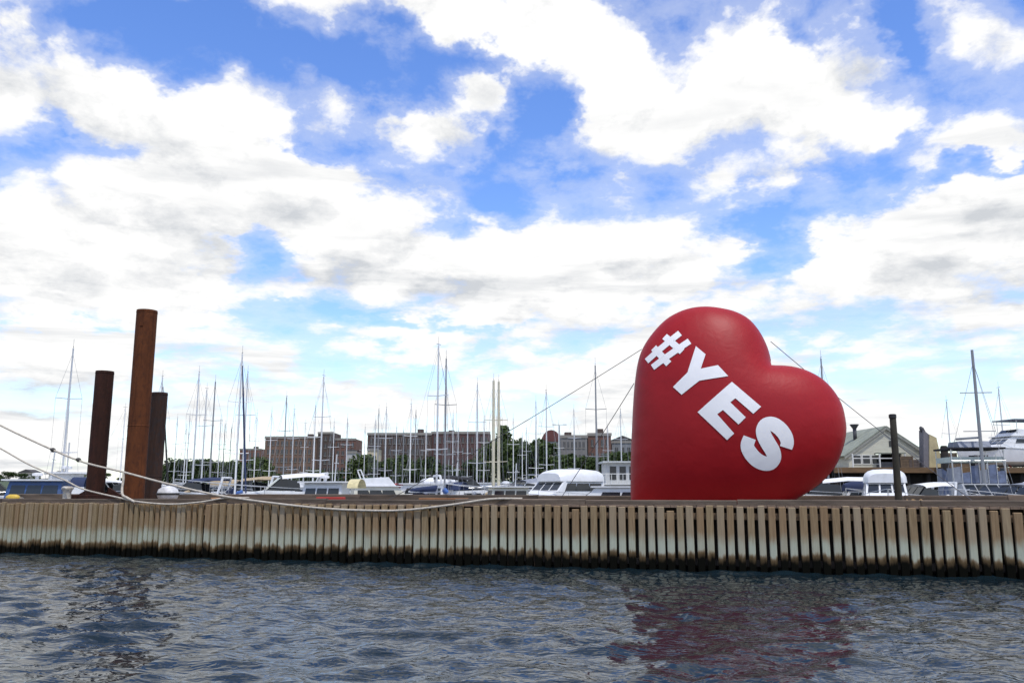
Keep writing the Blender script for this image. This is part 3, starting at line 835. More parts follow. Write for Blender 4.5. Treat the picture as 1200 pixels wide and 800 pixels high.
def make_hull(root, L, B_, fb, m, stripe=None, **kw):
    rings, sheer = hull_rings(L, B_, fb, **kw)
    mb = MB(); mb.loft(rings, False)
    mb.add([rings[0][i] for i in range(9)], [tuple(range(9))])
    h = mb.build('hull', m, root, 'auto')
    d = MB(); d.loft([[(x, -b * .985, z - .03), (x, 0, z + .03), (x, b * .985, z - .03)] for x, b, z in sheer], False)
    d.build('deck', WHITE, root, True)
    g = MB()
    for sgn in (-1, 1): g.tube([(x, sgn * b * 1.01, z + .01) for x, b, z in sheer], .035, 5)
    gg = g.build('rub_rail', stripe or STEEL, h); gg['kind'] = 'stuff'
    return sheer


def side_window(root, poly, w, sgn, name='window', m=None):
    wf = w if callable(w) else (lambda z: w)
    MB().plate([(x, sgn * (wf(z) + .012), z) for x, z in poly], (0, 1, 0), .03).build(name, m or GLS, root)


def sailboat(px, py, mast_h, heading, hullm, mastm, cover, label, furled=None, thick=.085, group='sailboats moored in the marina', thick_furl=.075, mizzen=None):
    """a moored sloop whose mast top is seen at px,py; the depth follows from the usual mast height"""
    d = ray(px, py)
    Y = (mast_h - CAM_H) / (d.z / d.y)
    p = at(px, py, Y); sc = mast_h / 14.0
    root = thing('sailboat', label, 'sailboat', (p.x, p.y, 0), R(heading), group, sc)
    mx = 0.0                                             # mast stands at the local origin
    L = 10.4; off = -.7
    sub = bpy.data.objects.new
    sh = make_hull(root, L, 3.1, 1.05, hullm, bow_rise=.4, transom=.62)
    for o in root.children: o.location.x = off
    cab = MB(); pol = [(-2.6, 1.05), (-2.55, 1.62), (-.2, 1.70), (1.2, 1.62), (2.0, 1.12), (2.0, 1.05)]
    cw = lambda z: .98 - .16 * max(0, z - 1.05)
    cab.prism(pol, cw); cb = cab.build('cabin', WHITE, root, 'auto')
    for sg in (-1, 1):
        for x0 in (-1.9, -.9, .2): side_window(cb, [(x0, 1.26), (x0 + .7, 1.26), (x0 + .66, 1.48), (x0 + .04, 1.48)], cw, sg)
    m = MB(); m.tube([(0, 0, 1.0), (0, 0, 7), (0, 0, 14)], [thick, thick, thick * .72], 8); mo = m.build('mast', mastm, root, 'auto')
    for z in (5.6, 9.9):
        s_ = MB(); s_.tube([(0, -.95, z + .06), (0, 0, z), (0, .95, z + .06)], .035, 5); s_.build('spreader', mastm, mo)
    wv_ = MB(); wv_.tube([(-.3, 0, 14.12), (.32, 0, 14.12)], .025, 5); wv_.tube([(0, 0, 14), (0, 0, 14.75)], .014, 5); wq = wv_.build('masthead_vane', WIRE, mo); wq['kind'] = 'stuff'
    b = MB(); b.tube([(-.05, 0, 2.25), (-4.1, 0, 2.32)], .065, 7); b.build('boom', mastm, root)
    c = MB(); c.tube([(.02, 0, 2.75), (-.35, 0, 2.55), (-1.5, 0, 2.50), (-3, 0, 2.45), (-4.0, 0, 2.40)], [.1, .24, .22, .17, .08], 8); c.build('sail_cover', CANV[cover], root, True)
    bow, st = (L / 2 + off + .5, 0, 1.45), (-L / 2 + off, 0, 1.1)
    f = MB(); f.tube([(0.05, 0, 13.7), bow], .012, 4); f.build('forestay', WIRE, root)
    f = MB(); f.tube([(-.05, 0, 13.95), st], .011, 4); f.build('backstay', WIRE, root)
    for sg in (-1, 1):
        f = MB(); f.tube([(0, 0, 13.6), (0, sg * .95, 9.96), (0, sg * .95, 5.66), (-.05, sg * 1.4, 1.15)], .010, 4); f.build('shroud', WIRE, root)
    if furled:
        a, e = Vector((.05, 0, 13.7)), Vector(bow)
        f = MB(); f.tube([a.lerp(e, .06), a.lerp(e, .3), a.lerp(e, .7), a.lerp(e, .93)], [.04, thick_furl, thick_furl * 1.15, .06], 6); f.build('furled_jib', CANV[furled], root)
    r = MB()
    for sg in (-1, 1):
        pts = [(x + off, sg * b_ * .95, z + .62) for x, b_, z in sh]
        r.tube(pts, .016, 4)
        for x, b_, z in sh[::2]: r.tube([(x + off, sg * b_ * .95, z), (x + off, sg * b_ * .95, z + .62)], .014, 4)
    rr = r.build('lifelines', STEEL, root); rr['kind'] = 'stuff'
    # canvas spray hood over the companionway
    sp = MB(); sp.loft([[(x, math.cos(a) * 1.0, 1.55 + math.sin(a) * hgt) for a in [math.pi * k / 8 for k in range(9)]] for x, hgt in ((-1.55, .12), (-1.95, .62), (-2.7, .72))], False)
    sp.build('spray_hood', CANV[cover], root, True)
    if mizzen:
        mz = MB(); mz.tube([(-3.9, 0, 1.1), (-3.9, 0, mizzen)], thick * .8, 7); mz.build('mizzen_mast', mastm, root)
    return root


SB = 'sailboats moored in the marina'
SAILS = [
    # px, py, mast m, heading, hull, mast, cover, label, furled
    (86, 408, 13.5, 115, WHITE, ALU, 'white', 'white sloop whose pale mast rises beyond the dark brown pile, over the blue workboat', None),
    (147, 478, 11.5, 60, WHITE, ALUW, 'white', 'small white sloop with white mast seen between the dark and the orange pile', None),
    (190.5, 442, 13.5, -52, NAVYH, ALU, 'navy', 'navy sloop with dark furled jib whose mast shows above the short grey-brown pile', 'black'),
    (233.5, 437, 13.5, 100, WHITE, ALU, 'tan', 'white sloop with tan sail cover, first of the three masts past the short pile', None),
    (242.5, 456, 12.5, 70, WHITE, ALU, 'green', 'white sloop with green sail cover and the lowest of three close masts', None),
    (252.5, 447, 13.0, -70, GREYH, ALUD, 'navy', 'grey sloop with dark mast and navy cover beside two paler masts', None),
    (284, 415, 14.0, -62, WHITE, ALUW, 'navy', 'tall white-masted sloop with a thick dark furled jib before the small red building', 'navy'),
    (290.5, 437, 13.0, 95, NAVYH, ALU, 'blue', 'navy sloop with blue sail cover close behind the dark furled jib', None),
    (336, 465, 12.5, 85, WHITE, ALUD, 'grey', 'white sloop with thin dark mast before the near end of the brick apartment block', None),
    (370, 475, 11.5, 105, WHITE, ALUW, 'white', 'white-masted sloop before the middle of the brick apartment block', None),
    (379.5, 441, 13.5, 75, WHITE, ALU, 'blue', 'sloop with blue cover and the tallest mast before the brick apartment block', None),
    (407.5, 490, 12.0, 110, WHITE, ALU, 'red', 'white sloop with red sail cover at the far end of the brick apartment block', None),
    (453, 478, 12.0, 80, CREAM, ALU, 'tan', 'cream sloop with tan cover whose mast stands above the cream motor cruiser', None),
    (482, 474, 12.0, 120, WHITE, ALUW, 'navy', 'white sloop with navy cover and white mast before the long dark brick terrace', None),
    (499.5, 500, 11.5, 82, WHITE, ALUW, 'green', 'white sloop with green cover and a low white mast before the brick terrace', None),
    (514, 405, 15.0, 65, NAVYH, ALU, 'navy', 'navy sloop with the highest thin mast of the pair before the brick terrace', None),
    (523, 420, 14.0, 98, WHITE, ALUD, 'blue', 'white sloop with blue cover and dark mast, lower of the pair before the terrace', None),
    (537, 502, 11.0, 250, WHITE, ALU, 'blue', 'small white sloop with blue cover between the mast pair and the thick yellowish masts', None),
    (559.5, 450, 13.0, 88, PALEB, ALU, 'grey', 'pale blue sloop with grey cover next to the thick yellowish masts', None),
    (628, 470, 12.5, 92, WHITE, ALUW, 'white', 'white-masted sloop before the dark tree by the red barrel roof', None),
    (640, 458, 13.0, 110, WHITE, ALU, 'grey', 'sloop with grey cover whose mast crosses the red barrel-roofed house', None),
    (697.5, 428, 14.0, 86, WHITE, ALUD, 'navy', 'white sloop with tall dark mast over the big flybridge cruiser', None),
    (727, 480, 12.0, 100, WHITE, ALU, 'blue', 'white sloop with short pale mast beside the edge of the heart', None),
    (962, 420, 14.0, 80, WHITE, ALUD, 'navy', 'sloop whose mast tip shows just above the lower lobe of the heart', None),
    (1109, 470, 12.5, 95, WHITE, ALU, 'white', 'white sloop with a faint pale mast between the boathouse and the catamaran', None),
    (1170, 455, 13.0, 95, WHITE, ALU, 'grey', 'sloop with thin grey mast rising behind the big motor yacht', None),
    (219, 498, 11.5, 130, WHITE, ALUW, 'tan', 'far low-masted sloop with tan cover just past the rusty piles', None),
    (264, 497, 11.5, 65, WHITE, ALUD, 'grey', 'far small sloop with a short dark mast before the bank of trees', None),
    (465, 500, 11.5, 100, WHITE, ALU, 'blue', 'far small sloop with blue cover at the near end of the brick terrace', None),
    (548, 505, 11.5, 85, WHITE, ALU, 'white', 'far small sloop with white cover between the thin mast pair and the yellowish masts', None),
    (612, 508, 11.0, 75, WHITE, ALUW, 'navy', 'far small sloop with navy cover past the pointed evergreen', None),
    (712, 500, 11.5, 90, WHITE, ALU, 'red', 'far small sloop with red cover before the brick house by the heart', None),
    (440, 492, 11.5, 95, WHITE, ALU, 'white', 'far small sloop with white cover in the gap before the brick terrace', None),
    (118, 500, 11.5, 95, WHITE, ALU, 'navy', 'far small sloop with navy cover mostly hidden by the dark brown pile', None),
]
for (px, py, mh, hd, hm, mm, cv_, lab, fu) in SAILS:
    sailboat(px, py, mh, hd, hm, mm, cv_, lab, fu)
for k in range(20):
    px = (208, 222, 258, 271, 300, 318, 345, 358, 391, 426, 446, 473, 489, 530, 566, 600, 618, 655, 674, 706)[k]
    sailboat(px + rnd.uniform(-2, 2), rnd.uniform(478, 512), rnd.uniform(12, 14.5), rnd.uniform(60, 120), rnd.choice((WHITE, WHITE, NAVYH)), rnd.choice((ALU, ALUW, ALUD)), 'white',
             'far sloop with white sail cover and slender bare mast among the crowd of masts', None, thick=.075, group='far sloops in the crowd of masts')
sailboat(578.5, 446, 13.0, 80, CREAM, SPRUCE, 'tan', 'old yacht with thick yellowish wooden mast, first of the close pair', None, thick=.17)
sailboat(584.5, 447, 13.4, 84, WHITE, SPRUCE, 'white', 'white yacht with thick yellowish wooden mast, second of the close pair', None, thick=.16)


def cruiser(px, py, Y, heading, hullm, label, kind='fly', L=10.0, htop=None, top_canvas=None, name='motor_cruiser', cat='motorboat', zbase=0.0, group=None, dark_bottom=False):
    """a motor cruiser whose highest roof is seen at px,py at depth Y"""
    p = at(px, py, Y)
    HT = {'fly': 4.5, 'sedan': 3.35, 'express': 2.6, 'trawler': 3.7, 'pilot': 3.5, 'dome': 3.72}[kind]
    sc = (p.z - zbase) / HT
    root = thing(name, label, cat, (p.x, p.y, zbase), R(heading), group, sc)
    fb = {'fly': 1.35, 'sedan': 1.15, 'express': 1.1, 'trawler': 1.3, 'pilot': 1.1, 'dome': 1.3}[kind]
    sh = make_hull(root, L, L * .34, fb, hullm, bow_rise=.55, transom=.9)
    bw = L * .34 / 2 * .80
    z0 = fb + .02
    cw = lambda z: bw - .10 * (z - z0)

    def wins(par, xs, za, zb, slope=0.0, wf=cw):
        for sg in (-1, 1):
            for (a, b) in xs:
                side_window(par, [(a, za), (b + slope, za), (b, zb), (a, zb)], wf, sg)

    def shield(par, xa, za, xb, zb, n=3, wf=cw):
        """raked windscreen panes from (xa,za) up to (xb,zb)"""
        nrm = Vector((zb - za, 0, xa - xb)).normalized()
        for k in range(n):
            ya, yb = -1 + 2 * k / n + .05, -1 + 2 * (k + 1) / n - .05
            pts = [Vector((xa, ya * wf(za) * .94, za)), Vector((xa, yb * wf(za) * .94, za)), Vector((xb, yb * wf(zb) * .92, zb)), Vector((xb, ya * wf(zb) * .92, zb))]
            MB().plate([q + nrm * .012 for q in pts], nrm, .03).build('windscreen_pane', GLS, par)
    l = L / 10
    if kind in ('fly', 'sedan'):
        zr = z0 + 1.55
        xa, xb = 1.9 * l, .9 * l
        body = [(-2.9 * l, z0), (-2.9 * l, zr), (xb, zr), (xa, z0 + .62), (3.3 * l, z0 + .30), (3.7 * l, z0)]
        mb = MB(); mb.prism(body, cw); cb = mb.build('cabin', hullm if hullm is CREAM else WHITE, root, 'auto')
        wins(cb, [(-2.6 * l, -1.7 * l), (-1.55 * l, -.6 * l), (-.45 * l, .55 * l)], z0 + .75, z0 + 1.25, .25)
        shield(cb, xa - .06, z0 + .70, xb + .12, zr - .14)
        rf = MB(); rf.box(-3.6 * l, xb + .35, -bw - .02, bw + .02, zr + .002, zr + .09); rf.build('roof', WHITE, root)
        if kind == 'fly':
            zf = zr + .092
            fw = lambda z: bw * .86 - .1 * (z - zf)
            mb = MB(); mb.prism([(-2.2 * l, zf), (-2.2 * l, zf + .62), (.1 * l, zf + .75), (.75 * l, zf)], fw); fbz = mb.build('flybridge', WHITE, root, 'auto')
            shield(fbz, .42 * l, zf + .40, .13 * l, zf + .72, 2, fw)
            ar = MB(); ar.tube([(-2.0 * l, -bw * .8, zf + .5), (-2.35 * l, -bw * .75, zf + 1.35), (-2.35 * l, bw * .75, zf + 1.35), (-2.0 * l, bw * .8, zf + .5)], .06, 6); ar.build('radar_arch', WHITE, root)
            if top_canvas:
                t = MB(); t.loft([[(x, y * bw * .85, zf + 1.42 + .12 * (1 - y * y)) for y in (-1, -.5, 0, .5, 1)] for x in (-2.4 * l, .2 * l)], False); t.build('bimini_top', CANV[top_canvas], root, True)
                st = MB()
                for sg in (-1, 1): st.tube([(.1 * l, sg * bw * .8, zf + .5), (.15 * l, sg * bw * .84, zf + 1.42)], .02, 5)
                q = st.build('bimini_poles', STEEL, root); q['kind'] = 'stuff'
        elif top_canvas:
            t = MB(); t.loft([[(x, math.cos(a) * bw * .9, zr - .45 + math.sin(a) * .62) for a in [math.pi * k / 8 for k in range(9)]] for x in (-4.4 * l, -3.0 * l)], False); t.build('cockpit_canvas', CANV[top_canvas], root, True)
    elif kind == 'dome':
        body = [(-2.6 * l, z0), (-2.6 * l, z0 + 1.55), (1.0 * l, z0 + 1.55), (1.75 * l, z0 + .85), (3.3 * l, z0 + .45), (3.8 * l, z0)]
        mb = MB(); mb.prism(body, cw); cb = mb.build('cabin', WHITE, root, 'auto')
        wins(cb, [(-2.3 * l, -1.3 * l), (-1.15 * l, -.1 * l), (.05 * l, .8 * l)], z0 + .92, z0 + 1.42, .3)
        shield(cb, 1.62 * l, z0 + .97, 1.12 * l, z0 + 1.44)
        for (xx0, xx1, a0) in ((.4, 1.6, .36), (2.0, 3.0, .3)):
            for sg in (-1, 1): side_window(cb, [(xx0 * l + 1.2 * l * 0, z0 + .2), (xx1 * l, z0 + .2), (xx1 * l - .15, z0 + a0), (xx0 * l, z0 + a0)], cw, sg, 'porthole')
        t = MB(); rings = []
        for xx, q in ((-2.75, .82), (-2.4, .97), (-1.2, 1.02), (.2, 1.0), (.85, .93), (1.25, .78)):
            hh_ = .80 * (1 - ((xx + .9) / 2.75) ** 4) + .04
            rings.append([(xx * l, math.copysign(abs(math.cos(a)) ** .55, math.cos(a)) * bw * q, z0 + 1.553 + math.sin(a) ** .7 * hh_ if math.sin(a) > 0 else z0 + 1.553) for a in [math.pi * k / 10 for k in range(11)]])
        t.loft(rings, True, True); t.build('domed_top', WHITE if not top_canvas else CANV[top_canvas], root, 'auto')
    elif kind == 'express':
        body = [(-1.2 * l, z0), (-1.0 * l, z0 + .55), (.9 * l, z0 + .62), (3.2 * l, z0 + .28), (3.7 * l, z0)]
        mb = MB(); mb.prism(body, cw); cb = mb.build('cabin', WHITE, root, 'auto')
        wins(cb, [(-.6 * l, .6 * l), (.8 * l, 1.9 * l)], z0 + .2, z0 + .42, .2)
        shield(root, .9 * l, z0 + .62, .15 * l, z0 + 1.25, 3)
        for sg in (-1, 1): side_window(root, [(-.9 * l, z0 + .58), (.85 * l, z0 + .62), (.15 * l, z0 + 1.22), (-.8 * l, z0 + 1.1)], lambda z: cw(z) * .95, sg)
        ar = MB(); ar.tube([(-1.9 * l, -bw, z0 + .1), (-2.3 * l, -bw * .92, z0 + 1.5), (-2.3 * l, bw * .92, z0 + 1.5), (-1.9 * l, bw, z0 + .1)], .08, 6); ar.build('radar_arch', WHITE, root)
        t = MB(); t.loft([[(x, math.cos(a) * bw * .9, z0 + zz + math.sin(a) * .22) for a in [math.pi * k / 8 for k in range(9)]] for x, zz in ((.1 * l, 1.2), (-1.2 * l, 1.32), (-2.3 * l, 1.30))], False); t.build('bimini_top', CANV[top_canvas or 'white'], root, True)
    else:
        zr = z0 + (1.95 if kind == 'pilot' else 1.85)
        xa, xb = 1.3 * l, 1.05 * l
        body = [(-1.9 * l, z0), (-1.9 * l, zr), (xb, zr), (xa, z0 + .75), (2.6 * l, z0 + .62), (3.2 * l, z0)]
        mb = MB(); mb.prism(body, cw); cb = mb.build('wheelhouse', hullm if hullm in (CREAM, BLUEH, PALEB) else WHITE, root, 'auto')
        wins(cb, [(-1.7 * l, -.9 * l), (-.75 * l, 0), (.15 * l, .9 * l)], z0 + .95, z0 + 1.6, .12)
        shield(cb, xa - .03, z0 + .92, xb + .04, zr - .22)
        rf = MB(); rf.box(-2.3 * l, xb + .4, -bw - .08, bw + .08, zr + .002, zr + .10); rf.build('roof', WHITE, root)
        ms = MB(); ms.tube([(-1.0 * l, 0, zr + .1), (-1.1 * l, 0, zr + 1.9)], .045, 6); ms.tube([(-1.1 * l, -.5, zr + 1.3), (-1.1 * l, .5, zr + 1.3)], .025, 5); q = ms.build('signal_mast', ALU, root); q['kind'] = 'stuff'
        rd = MB(); rd.loft([[(math.cos(a) * r_ - .2 * l, math.sin(a) * r_, zr + zz) for a in [2 * math.pi * k / 12 for k in range(12)]] for r_, zz in ((.1, .1), (.1, .3), (.3, .32), (.3, .45), (.1, .5))], True, True); rd.build('radar_dome', WHITE, root, 'auto')
        if top_canvas:
            t = MB(); t.loft([[(x, math.cos(a) * bw * .95, zr - .35 + math.sin(a) * .6) for a in [math.pi * k / 8 for k in range(9)]] for x in (-3.2 * l, -2.35 * l)], False); t.build('cockpit_canvas', CANV[top_canvas], root, True)
    r = MB()
    for sg in (-1, 1):
        pts = [(x, sg * b_ * .94, z + .65) for x, b_, z in sh[4:]]
        r.tube(pts, .02, 5)
        for x, b_, z in sh[4::2]: r.tube([(x, sg * b_ * .94, z), (x, sg * b_ * .94, z + .65)], .017, 4)
    q = r.build('bow_rail', STEEL, root); q['kind'] = 'stuff'
    for k, x in enumerate((-.25 * L, .08 * L)):
        b_ = np.interp(x, [s_[0] for s_ in sh], [s_[1] for s_ in sh])
        f = MB(); f.tube([(x, -b_ - .14, fb - .02), (x, -b_ - .14, fb - .12), (x, -b_ - .14, fb - .6), (x, -b_ - .14, fb - .7)], [.03, .11, .11, .03], 8); f.build('fender', CANV['black'] if k else CANV['white'], root, True)
    return root


MG = 'motorboats moored in the marina'
cruiser(331, 555, 68, 200, WHITE, 'white open-backed express cruiser with bimini top below the brick apartment block', 'express', 9.5, group=MG)
cruiser(378, 558, 58, 175, WHITE, 'white pilothouse boat with square dark windows and small pale yellow canvas', 'pilot', 8.5, top_canvas='yellow', group=MG)
cruiser(452, 549, 76, 18, CREAM, 'cream flybridge cruiser below the gap between brick block and terrace', 'fly', 10.0, group=MG)
cruiser(526, 561, 88, 150, PALEB, 'pale blue pilothouse boat below the pair of highest masts', 'pilot', 8.5, group=MG)
cruiser(590, 563, 60, 190, CREAM, 'low cream trawler yacht at the foot of the thick yellowish masts', 'trawler', 9.5, group=MG)
cruiser(659, 549, 66, 222, WHITE, 'big white cruiser with rounded domed top and dark windscreen near the heart', 'dome', 10.5, group=MG)
cruiser(716, 560, 60, 176, WHITE, 'long white sedan cruiser moored tight against the edge of the heart', 'sedan', 11.5, group=MG)
cruiser(966, 560, 62, 160, WHITE, 'low white express cruiser below the lower lobe of the heart', 'express', 9.5, group=MG)
cruiser(1036, 549, 56, 248, WHITE, 'white dome-topped cruiser moored beneath the boathouse, behind the wooden post', 'dome', 9.0, group=MG)
cruiser(78, 547, 66, 120, WHITE, 'white pilothouse boat moored behind the bollard and the blue workboat', 'pilot', 8.0, group=MG)
cruiser(40, 553, 52, 196, BLUEH, 'blue workboat with blue wheelhouse and navy canvas at the end of the breakwater', 'trawler', 9.5, top_canvas='navy', name='workboat', group=MG)
cruiser(-4, 560, 58, 30, WHITE, 'white express cruiser next to the blue workboat', 'express', 9.0, group=MG)
cruiser(133, 561, 75, 60, WHITE, 'white express cruiser glimpsed between the dark and the orange pile', 'express', 8.5, group=MG)
cruiser(228, 560, 80, 185, WHITE, 'white express cruiser with navy top below the three close masts', 'express', 9.0, top_canvas='navy', group=MG)
cruiser(292, 559, 84, 172, WHITE, 'white express cruiser with tan top below the thick dark furled jib', 'express', 9.5, top_canvas='tan', group=MG)
cruiser(412, 560, 92, 190, WHITE, 'white express cruiser with green top beside the cream flybridge cruiser', 'express', 9.0, top_canvas='green', group=MG)
cruiser(490, 558, 80, 165, NAVYH, 'navy sedan cruiser moored next to the cream flybridge cruiser', 'sedan', 9.0, top_canvas='navy', group=MG)
cruiser(549, 558, 84, 15, NAVYH, 'navy express cruiser with black top next to the thick yellowish masts', 'express', 9.0, top_canvas='black', group=MG)
cruiser(620, 556, 100, 185, GREYH, 'grey flybridge cruiser with grey bimini behind the big domed white cruiser', 'fly', 10.0, top_canvas='grey', group=MG)

cruiser(108, 557, 95, 150, WHITE, 'white sedan cruiser half hidden behind the dark brown pile', 'sedan', 9.5, group=MG)
cruiser(206, 560, 110, 20, WHITE, 'white sedan cruiser beside the white buoy and the short pile', 'sedan', 9.5, group=MG)
cruiser(258, 561, 115, 170, WHITE, 'white dome-topped cruiser with tan top between the close masts and the furled jib', 'dome', 9.0, top_canvas='tan', group=MG)
cruiser(352, 557, 118, 195, WHITE, 'white flybridge cruiser with blue bimini behind the yellow-canvassed boat', 'fly', 10.0, top_canvas='blue', group=MG)
cruiser(433, 561, 105, 150, WHITE, 'white sedan cruiser with red canvas at the stern of the cream cruiser', 'sedan', 9.0, top_canvas='red', group=MG)
cruiser(506, 559, 108, 200, WHITE, 'white dome-topped cruiser between the navy sedan and the pale blue boat', 'dome', 9.0, group=MG)
cruiser(569, 559, 112, 160, WHITE, 'white sedan cruiser with green canvas behind the low cream trawler yacht', 'sedan', 9.5, top_canvas='green', group=MG)
cruiser(611, 561, 76, 205, WHITE, 'white express cruiser with grey top between trawler yacht and domed cruiser', 'express', 9.5, top_canvas='grey', group=MG)
cruiser(690, 553, 110, 185, WHITE, 'white flybridge cruiser between the domed cruiser and the houseboat', 'fly', 10.0, group=MG)
cruiser(1002, 563, 64, 172, WHITE, 'small white dome-topped boat with navy top under the edge of the pier', 'dome', 7.5, top_canvas='navy', group=MG)
cruiser(1074, 566, 60, 190, WHITE, 'low white express cruiser with white top between post and catamaran', 'express', 8.0, group=MG)
cruiser(1190, 566, 58, 200, WHITE, 'low white express cruiser with grey top below the motor yacht', 'express', 8.5, top_canvas='grey', group=MG)


# ------------------------------------------------------------------ catamaran at the right
def catamaran():
    Y = 62.0
    p = at(1139, 410, Y); gz = p.z
    root = thing('catamaran', 'bow-on sailing catamaran with dark mast, black hard top and blue-grey canvas screens', 'catamaran', (p.x, p.y, 0), R(-98), None, 1.0)
    half = 2.15
    for sg in (-1, 1):
        rings, sheer = hull_rings(11, 1.25, 1.75, bow_rise=.25, draft=.6, transom=.6)
        mb = MB(); mb.loft([[(x, y + sg * half, z) for x, y, z in r] for r in rings], False); mb.add([(x, y + sg * half, z) for x, y, z in rings[0]], [tuple(range(9))])
        h = mb.build('hull', WHITE, root, 'auto')
        d = MB(); d.loft([[(x, -b * .98 + sg * half, z - .02), (x, b * .98 + sg * half, z - .02)] for x, b, z in sheer], False); d.build('deck', WHITE, h)
    bd = MB(); bd.box(-4.5, 1.4, -half + .45, half - .45, 1.3, 1.72); bd.build('bridge_deck', WHITE, root)
    w = lambda z: 1.75 - .12 * (z - 1.72)
    cb = MB(); cb.prism([(-2.6, 1.72), (-2.6, 3.0), (.1, 3.05), (1.3, 2.2), (1.4, 1.72)], w); co = cb.build('cabin', GREYH, root, 'auto')
    nrm = Vector((.85, 0, 1.2)).normalized()
    for k in range(4):
        a, b = -1.55 + .8 * k, -1.55 + .8 * k + .7
        MB().plate([Vector((1.2, a, 2.3)) + nrm * .02, Vector((1.2, b, 2.3)) + nrm * .02, Vector((.25, b * .95, 2.95)) + nrm * .02, Vector((.25, a * .95, 2.95)) + nrm * .02], nrm, .03).build('window', GLS, co)
    ht = MB(); ht.box(-4.2, -.6, -1.9, 1.9, 5.55, 5.68); ht.build('hard_top', CANV['black'], root)
    pk = MB(); pk.prism([(-3.6, 5.7), (-3.2, 6.15), (-1.4, 6.15), (-1.0, 5.7)], 1.1); pk.build('folded_canopy', CANV['grey'], root)
    for sx, sy in ((-4.0, -1.8), (-4.0, 1.8), (-.8, -1.8), (-.8, 1.8)):
        t = MB(); t.tube([(sx, sy, 1.7), (sx, sy, 5.55)], .04, 6); t.build('post', STEEL, root)
    SC = mat('blue_grey_screen', (.13, .16, .24), .85, .35, 2.5, dirt=(.05, .06, .08), dirt_amt=.6)
    for k in range(6):
        yy = -1.78 + k * .6; zt = (4.3, 3.9, 4.4, 4.1, 4.45, 4.0)[k]
        c = MB(); c.plate([(-.72, yy, 3.1), (-.72, yy + .56, 3.1), (-.74, yy + .56, zt), (-.70, yy, zt - .08)], (1, 0, 0), .03); c.build('canvas_screen', SC if k % 3 else CANV['grey'], root)
    for k in range(7):
        t = MB(); t.tube([(-.68, -1.8 + k * .6, 1.75), (-.68, -1.8 + k * .6, 5.2 if k % 2 else 4.8)], .03, 5); t.build('stanchion', STEEL, root)
    t = MB(); t.tube([(-.66, -1.85, 4.72), (-.66, 1.85, 4.72)], .03, 5); t.build('cross_rail', STEEL, root)
    for sg in (-1, 1):
        for k in range(3):
            x = -3.9 + 1.05 * k
            c = MB(); c.plate([(x, sg * 1.84, 2.2), (x + 1.0, sg * 1.84, 2.2), (x + 1.0, sg * 1.84, 4.2 - .25 * (k % 2)), (x, sg * 1.84, 4.2)], (0, 1, 0), .03); c.build('canvas_screen', SC if k % 2 else CANV['grey'], root)
    sa = MB(); sa.prism([(-4.0, 4.6), (-4.0, 5.0), (-.9, 5.0), (-.9, 4.6)], 1.8); sa.build('pale_awning', mat('pale_green_awning', (.46, .52, .46), .8, .15, 2), root)
    m = MB(); m.tube([(0, 0, 3.0), (0, 0, gz)], [.14, .10], 8); mo = m.build('mast', ALUD, root, 'auto')
    for z in (6.8, 9.6):
        s_ = MB(); s_.tube([(0, -1.1, z), (0, 1.1, z)], .04, 5); s_.build('spreader', ALUD, mo)
    b = MB(); b.tube([(-.1, 0, 6.35), (-4.6, 0, 6.5)], .09, 6); b.build('boom', ALUD, root)
    tr = MB()
    for k in range(13): tr.tube([(1.45, -1.6 + k * .267, 1.6), (4.6, -1.6 + k * .267, 1.75)], .012, 4)
    for k in range(13): tr.tube([(1.45 + k * .26, -1.6, 1.6 + k * .0125), (1.45 + k * .26, 1.6, 1.6 + k * .0125)], .012, 4)
    q = tr.build('trampoline_net', WIRE, root); q['kind'] = 'stuff'
    cbm = MB(); cbm.tube([(4.7, -half, 1.85), (4.7, half, 1.85)], .09, 8); cbm.build('cross_beam', ALU, root)
    f = MB(); f.tube([(0.05, 0, gz * .92), (4.7, 0, 1.9)], .015, 4); f.build('forestay', WIRE, root)
    for sg in (-1, 1):
        f = MB(); f.tube([(0, 0, gz * .93), (-1.2, sg * (half + .5), 1.9)], .014, 4); f.build('shroud', WIRE, root)
        r = MB()
        for k in range(7): r.tube([(-4.5 + 1.5 * k, sg * (half + .5), 1.8), (-4.5 + 1.5 * k, sg * (half + .5), 2.6)], .018, 4)
        r.tube([(-4.5, sg * (half + .5), 2.6), (4.5, sg * (half + .5), 2.65)], .018, 4); r.tube([(-4.5, sg * (half + .5), 2.25), (4.5, sg * (half + .5), 2.28)], .012, 4)
        q = r.build('guard_rail', STEEL, root); q['kind'] = 'stuff'
    for k, (x, y) in enumerate(((4.0, -half - .75), (4.0, half + .75), (1.0, -half - .72))):
        f = MB(); f.tube([(x, y, 2.3), (x, y, 2.2), (x, y, 1.6), (x, y, 1.5)], [.04, .17, .17, .04], 10); f.build('fender', CANV['white'], root, True)


catamaran()


# ------------------------------------------------------------------ timber pier with boathouse and yacht
PIER_Z = at(1040, 548, 78).z


